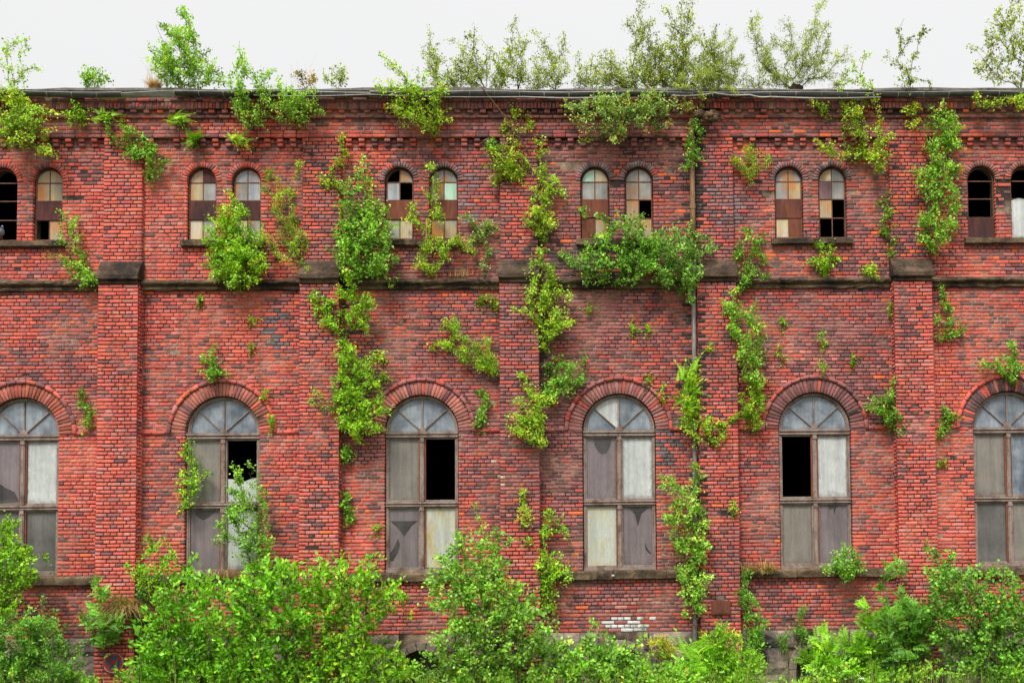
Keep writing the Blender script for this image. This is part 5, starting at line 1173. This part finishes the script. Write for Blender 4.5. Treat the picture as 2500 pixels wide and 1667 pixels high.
plant('goat_willow', 'huge bright willow shrub, part reaching the window with dark triangle pane', 'shrub', None,
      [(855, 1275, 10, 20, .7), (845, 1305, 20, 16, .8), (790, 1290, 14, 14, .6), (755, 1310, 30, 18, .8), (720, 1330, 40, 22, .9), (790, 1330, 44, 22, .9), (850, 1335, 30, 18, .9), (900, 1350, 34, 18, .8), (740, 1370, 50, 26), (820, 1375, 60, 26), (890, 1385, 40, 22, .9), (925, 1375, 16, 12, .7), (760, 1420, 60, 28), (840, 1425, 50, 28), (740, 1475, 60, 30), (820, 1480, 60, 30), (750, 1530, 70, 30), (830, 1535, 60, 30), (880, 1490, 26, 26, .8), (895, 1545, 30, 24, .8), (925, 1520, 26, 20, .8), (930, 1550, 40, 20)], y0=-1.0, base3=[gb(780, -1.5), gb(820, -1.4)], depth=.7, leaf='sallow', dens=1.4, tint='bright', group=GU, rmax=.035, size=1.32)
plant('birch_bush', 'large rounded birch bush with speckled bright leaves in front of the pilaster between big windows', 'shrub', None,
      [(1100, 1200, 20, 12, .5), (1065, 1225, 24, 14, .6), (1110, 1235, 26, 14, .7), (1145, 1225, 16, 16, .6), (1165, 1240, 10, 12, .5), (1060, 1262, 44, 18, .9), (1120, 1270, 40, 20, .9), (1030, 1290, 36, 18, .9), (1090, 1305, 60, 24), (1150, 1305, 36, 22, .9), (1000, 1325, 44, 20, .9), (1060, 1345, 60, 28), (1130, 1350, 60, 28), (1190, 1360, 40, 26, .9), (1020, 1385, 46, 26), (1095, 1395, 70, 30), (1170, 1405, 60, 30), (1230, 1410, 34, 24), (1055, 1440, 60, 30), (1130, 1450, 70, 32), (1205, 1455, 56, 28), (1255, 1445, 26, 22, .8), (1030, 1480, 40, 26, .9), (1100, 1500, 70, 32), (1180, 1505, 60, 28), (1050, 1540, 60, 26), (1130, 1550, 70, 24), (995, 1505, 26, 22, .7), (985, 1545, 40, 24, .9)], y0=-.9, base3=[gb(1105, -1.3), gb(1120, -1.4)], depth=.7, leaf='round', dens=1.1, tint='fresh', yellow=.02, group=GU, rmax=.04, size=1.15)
for bl, lab, bx in [
  ([(1255, 1500, 50, 22), (1300, 1490, 44, 24), (1250, 1540, 60, 26), (1310, 1535, 60, 28), (1220, 1560, 60, 16)], 'leafy bramble clump beside the large rounded birch bush', 1270),
  ([(1365, 1470, 26, 18, .9), (1350, 1500, 44, 22), (1400, 1500, 40, 24), (1360, 1540, 60, 28), (1420, 1540, 50, 26), (1435, 1495, 18, 18, .8), (1380, 1562, 80, 14)], 'leafy bramble clump under the white painted bricks', 1390),
  ([(1470, 1510, 36, 20), (1455, 1545, 50, 24), (1510, 1540, 46, 26), (1560, 1545, 40, 24), (1500, 1562, 80, 14)], 'leafy bramble clump beside the yellow flowered weed and downpipe foot', 1500)]:
    plant('bramble', lab, 'shrub', None, bl, y0=-.9, base3=[gb(bx, -1.2), gb(bx + 30, -1.1)], depth=.45, leaf='bramble', dens=1.1, tint='fresh', group=GU, bark='bark')
plant('goldenrod', 'yellow flowered weed in front of the stone plinth beside the downpipe foot', 'weed', None, [(1500, 1480, 20, 16, .8), (1525, 1475, 18, 22, .8), (1540, 1500, 22, 22, .9), (1515, 1500, 24, 14, .9)], y0=-.3, base3=[gb(1522, -.5)], depth=.2, leaf='herb', tint='lime', yellow=.55, group=GU)
for bl, lab, bx in [([(1600, 1500, 30, 18), (1620, 1530, 36, 20), (1590, 1550, 34, 16)], 'fern clump at the foot of the downpipe', 1606), ([(1655, 1515, 34, 16), (1680, 1545, 40, 18)], 'fern clump between downpipe foot and goldenrod thicket', 1668)]:
    plant('fern_clump', lab, 'fern', None, bl, y0=-.6, base3=[gb(bx, -.8)], depth=.3, leaf='fern', size=1.0, dens=1.3, tint='bright', group=GU)
plant('willowherb_thicket', 'fine leaved yellow green weed thicket in front of the pilaster with the brown plate', 'weed', None, [(1650, 1445, 22, 18, .8), (1640, 1475, 30, 20), (1680, 1470, 28, 20), (1660, 1505, 44, 24), (1705, 1500, 26, 22), (1690, 1535, 46, 24), (1640, 1540, 30, 20), (1735, 1525, 26, 22, .9), (1700, 1560, 60, 14)], y0=-.6, base3=[gb(1660, -.8), gb(1690, -.8)], depth=.35, leaf='willow', size=.85, dens=1.0, tint='bright', yellow=.01, group=GU)
plant('climbing_vine', 'upright leafy vine in the pilaster corner above the plinth, beside the brown plate', 'vine', None, [(1715, 1330, 10, 14, .6), (1716, 1360, 14, 18, .8), (1722, 1392, 18, 18, .9), (1718, 1420, 24, 18), (1738, 1440, 22, 18), (1728, 1465, 30, 20), (1745, 1480, 18, 18, .9)], y0=-.08, base3=[gb(1735, -.3)], depth=.2, leaf='herb', size=1.35, tint='mid', dens=1.1, group=GU)
plant('plinth_weed', 'slender upright weed on the stone plinth ledge over the cellar arch', 'weed', (1842, 1490), [(1843, 1415, 7, 14, .9), (1843, 1440, 11, 14, 1.0), (1845, 1465, 14, 12, 1.1)], y0=-.1, leaf='herb', size=.8, tint='mid', group=GU, depth=.1)
plant('plinth_weed', 'short dark weed hanging from the plinth joint near the cellar arch', 'weed', (1800, 1485), [(1800, 1470, 16, 8, .9), (1806, 1480, 10, 8, .8)], y0=-.1, leaf='herb', size=.9, tint='mid', group=GU, depth=.1)
for bl, lab, bx, tn in [
  ([(1890, 1470, 26, 14, .8), (1905, 1500, 34, 18, .9), (1870, 1525, 40, 18, .9), (1900, 1550, 50, 18)], 'ash seedling with bright divided leaves in front of the cellar arch', 1890, 'bright'),
  ([(1950, 1480, 26, 14, .9), (1965, 1505, 36, 18), (1940, 1535, 46, 20), (1980, 1550, 50, 18)], 'low ash seedling beside the cellar arch, brightest of the row', 1955, 'bright'),
  ([(1998, 1405, 10, 12, .7), (1992, 1430, 24, 12, .8), (2012, 1440, 18, 14, .8), (2000, 1465, 30, 14, .9), (1995, 1490, 30, 14, .9), (2015, 1515, 34, 16, .9), (2020, 1548, 44, 18)], 'tallest ash seedling, standing over the cellar arch shoulder', 2000, 'bright')]:
    plant('ash_seedling', lab, 'sapling', None, bl, y0=-.5, base3=[gb(bx, -.8)], depth=.25, leaf='pinnate', size=.9, dens=.8, tint=tn, group=GU)
plant('rowan_shrub', 'dark rowan shrub in front of the round sign with only its red rim showing', 'shrub', None, [(2035, 1330, 26, 14, .8), (2065, 1310, 20, 10, .8), (2050, 1410, 30, 16, .8), (2085, 1405, 40, 20, .9), (2110, 1425, 36, 20), (2070, 1445, 44, 22), (2115, 1455, 40, 20), (2085, 1480, 50, 22), (2060, 1510, 34, 18, .8), (2085, 1530, 36, 16, .7)], y0=-.55, base3=[gb(2095, -.8)], depth=.35, leaf='pinnate', size=.8, dens=.95, tint='mid', group=GU)
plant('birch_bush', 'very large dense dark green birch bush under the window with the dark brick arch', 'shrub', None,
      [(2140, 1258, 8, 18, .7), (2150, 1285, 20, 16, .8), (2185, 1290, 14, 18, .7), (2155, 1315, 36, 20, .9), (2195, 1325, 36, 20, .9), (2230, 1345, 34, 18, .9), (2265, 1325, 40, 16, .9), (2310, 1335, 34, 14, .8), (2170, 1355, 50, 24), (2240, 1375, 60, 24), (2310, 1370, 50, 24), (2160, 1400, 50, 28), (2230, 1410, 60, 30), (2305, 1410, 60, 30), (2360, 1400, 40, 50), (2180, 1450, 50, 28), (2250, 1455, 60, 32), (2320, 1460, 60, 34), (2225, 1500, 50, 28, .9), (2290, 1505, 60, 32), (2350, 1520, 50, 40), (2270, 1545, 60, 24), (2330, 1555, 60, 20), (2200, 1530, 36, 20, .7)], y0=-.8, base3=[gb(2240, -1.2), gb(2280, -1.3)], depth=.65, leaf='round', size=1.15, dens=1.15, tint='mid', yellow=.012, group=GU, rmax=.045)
# ground cover that nobody could count
U = []
ru = random.Random(8)
for i in range(70):
    fx = -60 + i * 36 + ru.uniform(-12, 12); U.append((fx, ru.uniform(1535, 1580), ru.uniform(14, 34), ru.uniform(8, 22), ru.uniform(.35, 1.0)))
plant('undergrowth', 'low mixed weeds and nettles covering the foot of the wall', 'undergrowth', None, U, y0=-1.2, base3=[gb(-40 + i * 60, -1.5) for i in range(42)], depth=.5, leaf='sallow', size=1.1, dens=1.0, tint=(.24, .55, .03), yellow=.02, kind='stuff')
sp_ = [(x, y, gz(y)) for x in np.arange(-16, 12, .25) for y in (-1.7, -2.2, -2.8)]
grass('meadow_grass', 'tall seeding meadow grass along the bottom of the picture', 'grass', sp_, 3600, .70, [(.20, .36, .04), (.14, .30, .03), (.46, .33, .11), (.30, .40, .06), (.20, .40, .04)], spread=.2, lean=.3, width=.005, kind='stuff')
# dry tussocks
def tuss(fx, fy, y, n, h, tint, lab, **kw):
    p = PF(fx, fy, y); kw.setdefault('width', .008); return grass('grass_tussock', lab, 'grass', [p], int(n * 1.5), h, tint, group='grass tussocks on ledges', **kw)
STRAW = [(.58, .36, .16), (.46, .27, .11), (.66, .45, .22)]; OLIVE = [(.2, .26, .05), (.3, .28, .08)]
tuss(355, 206, .0, 260, .22, STRAW, 'dry brown grass tussock on the roof beside the conical birch', spread=.05, lean=.8)
tuss(345, 206, .1, 16, .65, STRAW, 'thin tall dry stalks on the roof beside the conical birch', spread=.07, lean=.3, width=.003)
tuss(700, 206, .1, 18, .6, STRAW, 'thin tall dry stalks on the roof beside the thin sparse sapling', spread=.12, lean=.25, width=.003)
tuss(285, 1405, -.36, 420, .55, STRAW + OLIVE, 'large dead grass tussock drooping from the pilaster foot over the round sign', spread=.11, lean=.75, droop=1.5)
tuss(283, 1400, -.36, 120, .32, OLIVE, 'green grass tuft growing on top of the large dead tussock', spread=.1, lean=.5)
tuss(222, 1420, -.2, 220, .5, STRAW + OLIVE, 'narrow dead grass tussock beside the ash seedling at the pilaster', spread=.06, lean=.6, droop=1.6)
tuss(1722, 1318, -.10, 170, .34, STRAW + OLIVE, 'straw coloured tussock on the sill, next to the pilaster corner', spread=.06, lean=.7, droop=1.1)
tuss(1762, 1316, -.10, 190, .34, STRAW + OLIVE, 'straw coloured tussock on the sill, close to the window frame', spread=.08, lean=.7, droop=1.1)
tuss(520, 1325, -.1, 90, .22, STRAW, 'wispy dry tussock on the sill of the broken window', spread=.2, lean=.6)
tuss(1060, 634, -.1, 60, .2, STRAW, 'row of dry stalks on the ledge beside the bare pale sapling stem', spread=.12, lean=.3, width=.005)
# wild carrots
def carrot(fx, fy, y, lab):
    p = PF(fx, fy, y); g0 = np.array([p[0] + .05, y, gz(y)]); root = empty('wild_carrot', g0, lab, 'flower', 'white flower heads at the bottom')
    mb = MB(); mb.tube([g0, (g0 + p) / 2 + np.array([.02, 0, 0]), p], .004, 5); 
    r = random.Random(fx); hd = MB()
    for i in range(14): mb.tube([p - np.array([0, 0, .03]), p + np.array([r.uniform(-.05, .05), r.uniform(-.05, .05), .01])], .0015, 4)
    for i in range(90):
        a, q = r.uniform(0, 6.28), .06 * math.sqrt(r.random()); c = p + np.array([q * math.cos(a), q * math.sin(a) * .8 - .01, .012 + r.uniform(-.006, .008) - q * q * 2])
        hd.add([c + np.array([.006 * math.cos(k * 1.26), .004 * math.sin(k * 1.26), .004 * math.sin(k * 1.26)]) for k in range(5)] , [(0, 1, 2, 3, 4)])
    st = mb.build('stalk', M['stalk'], root, off=g0); hd.build('flower_head', M['petal'], root, off=g0)
M['petal'] = mat_two('white_petal', (.78, .78, .72), (.6, .62, .5), 30); M['stalk'] = mat_two('green_stalk', (.1, .2, .04), (.2, .22, .06), 20)
for fx, fy, y, lab in [(2130, 1532, -1.2, 'white wild carrot flower head beside the very large birch bush'), (2152, 1545, -1.3, 'white wild carrot flower head below another, beside the birch bush'), (2210, 1521, -1.25, 'white wild carrot flower head highest of the group near the red rimmed sign'),
                       (1978, 1558, -1.5, 'white wild carrot flower head low in the grass under the cellar arch'), (2344, 1560, -1.5, 'white wild carrot flower head at the picture corner')]: carrot(fx, fy, y, lab)

# dead stem leaning on the cornice, root burls
p0, p1 = PF(1215, 352, -.14), PF(1108, 200, -.52); mb = MB()
mb.tube([p0 + (p1 - p0) * t + np.array([.02 * math.sin(t * 5), 0, .03 * math.sin(t * 3)]) for t in np.linspace(0, 1, 9)], [.02 - .008 * t for t in np.linspace(0, 1, 9)], 7)
tag(mb.build('dead_stem', M['bark_grey']), 'long bare dead stem leaning diagonally across the cornice', 'branch')
def burl(fx, fy, y, rad, n, lab, name):
    p = PF(fx, fy, y); r = random.Random(int(fx)); bm = bmesh.new()
    bmesh.ops.create_icosphere(bm, subdivisions=4, radius=rad)
    for v in bm.verts:
        d_ = v.co.normalized(); k = .75 + .5 * float(vnoise(d_.x * 3 + fx, d_.z * 3 + d_.y * 2, 1)) + .25 * float(vnoise(d_.x * 9, d_.z * 9 + d_.y * 5, 2))
        v.co = Vector((v.co.x * 1.25 * k, v.co.y * .7 * k, v.co.z * .85 * k))
    me = bpy.data.meshes.new(name); bm.to_mesh(me); bm.free(); me.materials.append(M['bark_grey'] if fy > 210 else M['bark']); o = link(name, me); o.location = p
    tag(o, lab, 'root'); mb = MB()
    for i in range(n):
        a = r.uniform(0, math.pi * 2); L = rad * r.uniform(1.6, 3.2)
        q = [np.array([rad * .6 * math.cos(a), .01, rad * .4 * math.sin(a)]) + np.array([math.cos(a), .05, -.25 - .1 * math.sin(a)]) * L * t + np.array([r.uniform(-.01, .01), 0, r.uniform(-.015, .015)]) for t in (0, .35, .7, 1)]
        mb.tube(q, [.012, .01, .007, .003], 5)
    mb.build('rootlets', M['bark_grey'], o); return o
burl(1634, 268, -.36, .13, 9, 'big knotted root stump clinging to the cornice above the downpipe', 'root_stump')
burl(1608, 262, -.36, .09, 5, 'smaller knotted root lump fused beside the big stump above the downpipe', 'root_stump')
burl(1122, 326, -.12, .07, 6, 'pale root burl stuck to the frieze between two corbel runs', 'root_burl')
burl(1828, 205, .1, .11, 6, 'dark root mound on the roof under the fan willow', 'root_mound')

# ------------------------------------------------------------------ small things
def round_sign(px, py, y, rad, tilt, lab):
    p = P(px, py, y); root = empty('road_sign', p, lab, 'road sign', 'round signs on the plinth'); root.rotation_euler = (0, tilt, 0)
    def disc(name, r0, r1, y0, y1, mt, nn=40):
        mb = MB()
        if r0 == 0: mb.poly([(r1 * math.cos(2 * math.pi * i / nn), r1 * math.sin(2 * math.pi * i / nn)) for i in range(nn)], y0, y1)
        else:
            for i in range(nn):
                a, b = 2 * math.pi * i / nn, 2 * math.pi * (i + 1) / nn
                mb.poly([(r0 * math.cos(a), r0 * math.sin(a)), (r1 * math.cos(a), r1 * math.sin(a)), (r1 * math.cos(b), r1 * math.sin(b)), (r0 * math.cos(b), r0 * math.sin(b))], y0, y1)
        return mb.build(name, M[mt], root)
    disc('backing_plate', 0, rad, 0, .012, 'sign_rim'); disc('blue_field', 0, rad * .80, -.004, -.0005, 'sign_blue'); disc('red_ring', rad * .72, rad * .94, -.008, -.0045, 'sign_red'); disc('rim', rad * .945, rad, -.014, -.0005, 'sign_rim')
    mb = MB(); w_ = rad * .085; q = rad * .74
    for s in (1, -1):
        d1 = np.array([math.cos(math.pi / 4), s * math.sin(math.pi / 4)]); n1 = np.array([-d1[1], d1[0]])
        if s > 0: mb.poly([tuple(-d1 * q + n1 * -w_), tuple(d1 * q + n1 * -w_), tuple(d1 * q + n1 * w_), tuple(-d1 * q + n1 * w_)], -.0078, -.0045)
        else:
            for a, b in ((-q, -w_ * 1.05), (w_ * 1.05, q)): mb.poly([tuple(d1 * a + n1 * -w_), tuple(d1 * b + n1 * -w_), tuple(d1 * b + n1 * w_), tuple(d1 * a + n1 * w_)], -.0078, -.0045)
    mb.build('red_cross', M['sign_red'], root)
    mb = MB(); mb.tube([(0, .012, 0), (0, .16 + (-.12 - y) * 1, 0)], .02, 8); mb.build('bracket', M['iron'], root)
round_sign(277, 1617, -.36, .205, .12, 'round blue no stopping sign with red cross below the large dead tussock')
round_sign(2254, 1590, -.30, .215, -.1, 'round sign beside the dark rowan shrub, mostly hidden with red rim showing')
round_sign(1268, 1593, -.36, .205, .3, 'round blue and red sign almost swallowed by the large rounded birch bush')

p = P(1760, 1482, -.285); root = empty('wall_box', p, 'rusty brown metal box on the pilaster above the weed thicket', 'box')
mb = MB(); mb.box(-.2, .2, -.05, .0, -.145, .145); mb.build('box_body', M['rust'], root, bevel=.006)
mb = MB(); mb.box(-.175, .175, -.058, -.0505, -.12, .12); d_ = mb.build('lid', M['rust'], root, bevel=.004)
mb = MB()
for z in (-.07, .07): mb.tube([(.17, -.06, z - .03), (.17, -.06, z + .03)], .008, 6)
mb.build('hinge', M['iron'], root)
mb = MB(); mb.box(-.09, .07, -.02, .0, .15, .235); mb.build('pale_patch', M['plaster'], root)
p = P(1496, 1404, -.115); mb = MB(); mb.add([(-.03, 0, -.012), (.025, -.004, -.018), (.034, -.012, .012), (-.02, -.008, .02), (-.03, .002, -.012), (.025, -.002, -.018), (.034, -.01, .012), (-.02, -.006, .02)], [(0, 1, 2, 3), (7, 6, 5, 4), (0, 4, 5, 1), (1, 5, 6, 2), (2, 6, 7, 3), (3, 7, 4, 0)])
o = mb.build('paper_scrap', M['paper']); o.location = p; tag(o, 'small white scrap on the sill under the half disc pane window', 'litter')

# pigeon on the sill of the empty opening
def pigeon(px, py, y, lab, turn, sc=1.0):
    p = P(px, py, y); root = empty('pigeon', p, lab, 'bird'); root.rotation_euler = (0, 0, turn); root.scale = (sc,) * 3
    def lathe(rows, name, mt, n=14):
        V = []; F = []
        for (c, ra, rb) in rows:
            for k in range(n):
                a = 2 * math.pi * k / n; V.append((c[0] + math.sin(a) * 0, c[1] + math.cos(a) * ra, c[2] + math.sin(a) * rb) if False else (c[0], c[1] + math.cos(a) * ra, c[2] + math.sin(a) * rb))
        for i in range(len(rows) - 1):
            for k in range(n): F.append((i * n + k, i * n + (k + 1) % n, (i + 1) * n + (k + 1) % n, (i + 1) * n + k))
        F += [tuple(range(n - 1, -1, -1)), tuple(range((len(rows) - 1) * n, len(rows) * n))]
        mb = MB(); mb.add(V, F); return mb.build(name, M[mt], root, smooth=True)
    lathe([((-.20, 0, .055), .022, .006), ((-.13, 0, .075), .03, .012), ((-.09, 0, .095), .04, .03), ((-.04, 0, .11), .055, .05), ((.02, 0, .12), .062, .062), ((.06, 0, .135), .055, .06), ((.085, 0, .16), .038, .045), ((.098, 0, .19), .026, .03), ((.105, 0, .212), .024, .026), ((.118, 0, .226), .022, .024), ((.134, 0, .226), .014, .014), ((.146, 0, .222), .006, .006), ((.162, 0, .216), .002, .002)], 'body', 'pigeon')
    for s in (-1, 1):
        mb = MB(); mb.add([(.05, s * .058, .15), (-.02, s * .066, .155), (-.12, s * .035, .10), (-.165, s * .018, .075), (-.08, s * .045, .075), (0, s * .06, .085), (.05, s * .058, .1),
                           (.05, s * .05, .15), (-.02, s * .05, .155), (-.12, s * .02, .10), (-.165, s * .01, .075), (-.08, s * .02, .075), (0, s * .045, .085), (.05, s * .045, .1)],
                          [tuple(range(7)), tuple(range(13, 6, -1))] + [(i, i + 7, (i + 1) % 7 + 7, (i + 1) % 7) for i in range(7)])
        mb.build('wing', M['pigeon_dark'], root)
        mb = MB(); mb.tube([(.0, s * .022, .075), (.01, s * .022, .03), (.004, s * .022, .006)], [.009, .005, .004], 6)
        for a in (-.5, 0, .5): mb.tube([(.004, s * .022, .006), (.034 * math.cos(a), s * .022 + .03 * math.sin(a), .003)], .003, 5)
        mb.build('leg', M['pigeon_leg'], root)
        mb = MB(); mb.tube([(.122, s * .0205, .23), (.122, s * .0235, .23)], .004, 8); mb.build('eye', M['dark'], root)
pigeon(2, 583.5, -.05, 'grey pigeon perched on the window sill of the empty opening', -.9, 1.05)
print('leaf faces', G_ALL['n'])


# ------------------------------------------------------------------ light, sky, camera
w = bpy.data.worlds.new('World'); S.world = w; w.use_nodes = True; nt = w.node_tree; nt.nodes.clear()
out = N(nt, 'ShaderNodeOutputWorld'); bg = N(nt, 'ShaderNodeBackground')
SUN_EL, SUN_AZ = 52, 200                        # degrees; azimuth from +y, clockwise seen from above
sky = N(nt, 'ShaderNodeTexSky', sky_type='NISHITA', sun_disc=False, sun_elevation=math.radians(SUN_EL), sun_rotation=math.radians(SUN_AZ))
hs = N(nt, 'ShaderNodeHueSaturation'); hs.inputs['Saturation'].default_value = .06; hs.inputs['Value'].default_value = .35
nt.links.new(sky.outputs[0], hs.inputs['Color'])
# unbroken cloud: three times as bright overhead as at the horizon
tc = N(nt, 'ShaderNodeTexCoord'); sp = N(nt, 'ShaderNodeSeparateXYZ'); nt.links.new(tc.outputs['Generated'], sp.inputs[0])
rp = N(nt, 'ShaderNodeValToRGB'); els = rp.color_ramp.elements
for e, (p, c) in zip(els, ((0.0, (.28, .28, .285)), (1.0, (2.2, 2.2, 2.2)))): e.position = p; e.color = (*c, 1)
e = els.new(.28); e.color = (.37, .37, .373, 1)
e = els.new(.52); e.color = (.42, .42, .423, 1)
nt.links.new(sp.outputs['Z'], rp.inputs['Fac'])
b2 = N(nt, 'ShaderNodeBackground'); b2.inputs['Strength'].default_value = .86
nt.links.new(rp.outputs[0], b2.inputs['Color'])
bg.inputs['Strength'].default_value = .05
nt.links.new(hs.outputs[0], bg.inputs['Color'])
ad = N(nt, 'ShaderNodeAddShader'); nt.links.new(bg.outputs[0], ad.inputs[0]); nt.links.new(b2.outputs[0], ad.inputs[1])
nt.links.new(ad.outputs[0], out.inputs['Surface'])
sl = bpy.data.lights.new('sun', 'SUN'); sl.energy = 1.5; sl.angle = math.radians(14); sl.color = (1, .97, .93)
so = bpy.data.objects.new('sun', sl); COL.objects.link(so)
az, el = math.radians(SUN_AZ), math.radians(SUN_EL)
d = Vector((math.sin(az) * math.cos(el), math.cos(az) * math.cos(el), math.sin(el)))   # towards the sun
so.rotation_euler = (-d).to_track_quat('-Z', 'Y').to_euler(); so.location = (0, -10, 30)

cam = bpy.data.cameras.new('camera'); co_ = bpy.data.objects.new('camera', cam); COL.objects.link(co_); S.camera = co_
cam.sensor_fit = 'HORIZONTAL'; cam.sensor_width = 36.0; cam.lens = FPX / W * 36.0
cam.shift_x = SX; cam.shift_y = SY; cam.clip_start = .1; cam.clip_end = 1000
mw = Matrix.Identity(4)
for i in range(3):
    mw[i][0], mw[i][1], mw[i][2], mw[i][3] = RX[i], UX[i], -FX[i], CAM[i]
co_.matrix_world = mw
S.view_settings.view_transform = 'Standard'; S.view_settings.look = 'None'; S.view_settings.exposure = 1.15; S.view_settings.gamma = 1.0
S.view_settings.use_curve_mapping = False
S.cycles.max_bounces = 6; S.cycles.diffuse_bounces = 3; S.cycles.glossy_bounces = 2; S.cycles.transmission_bounces = 4
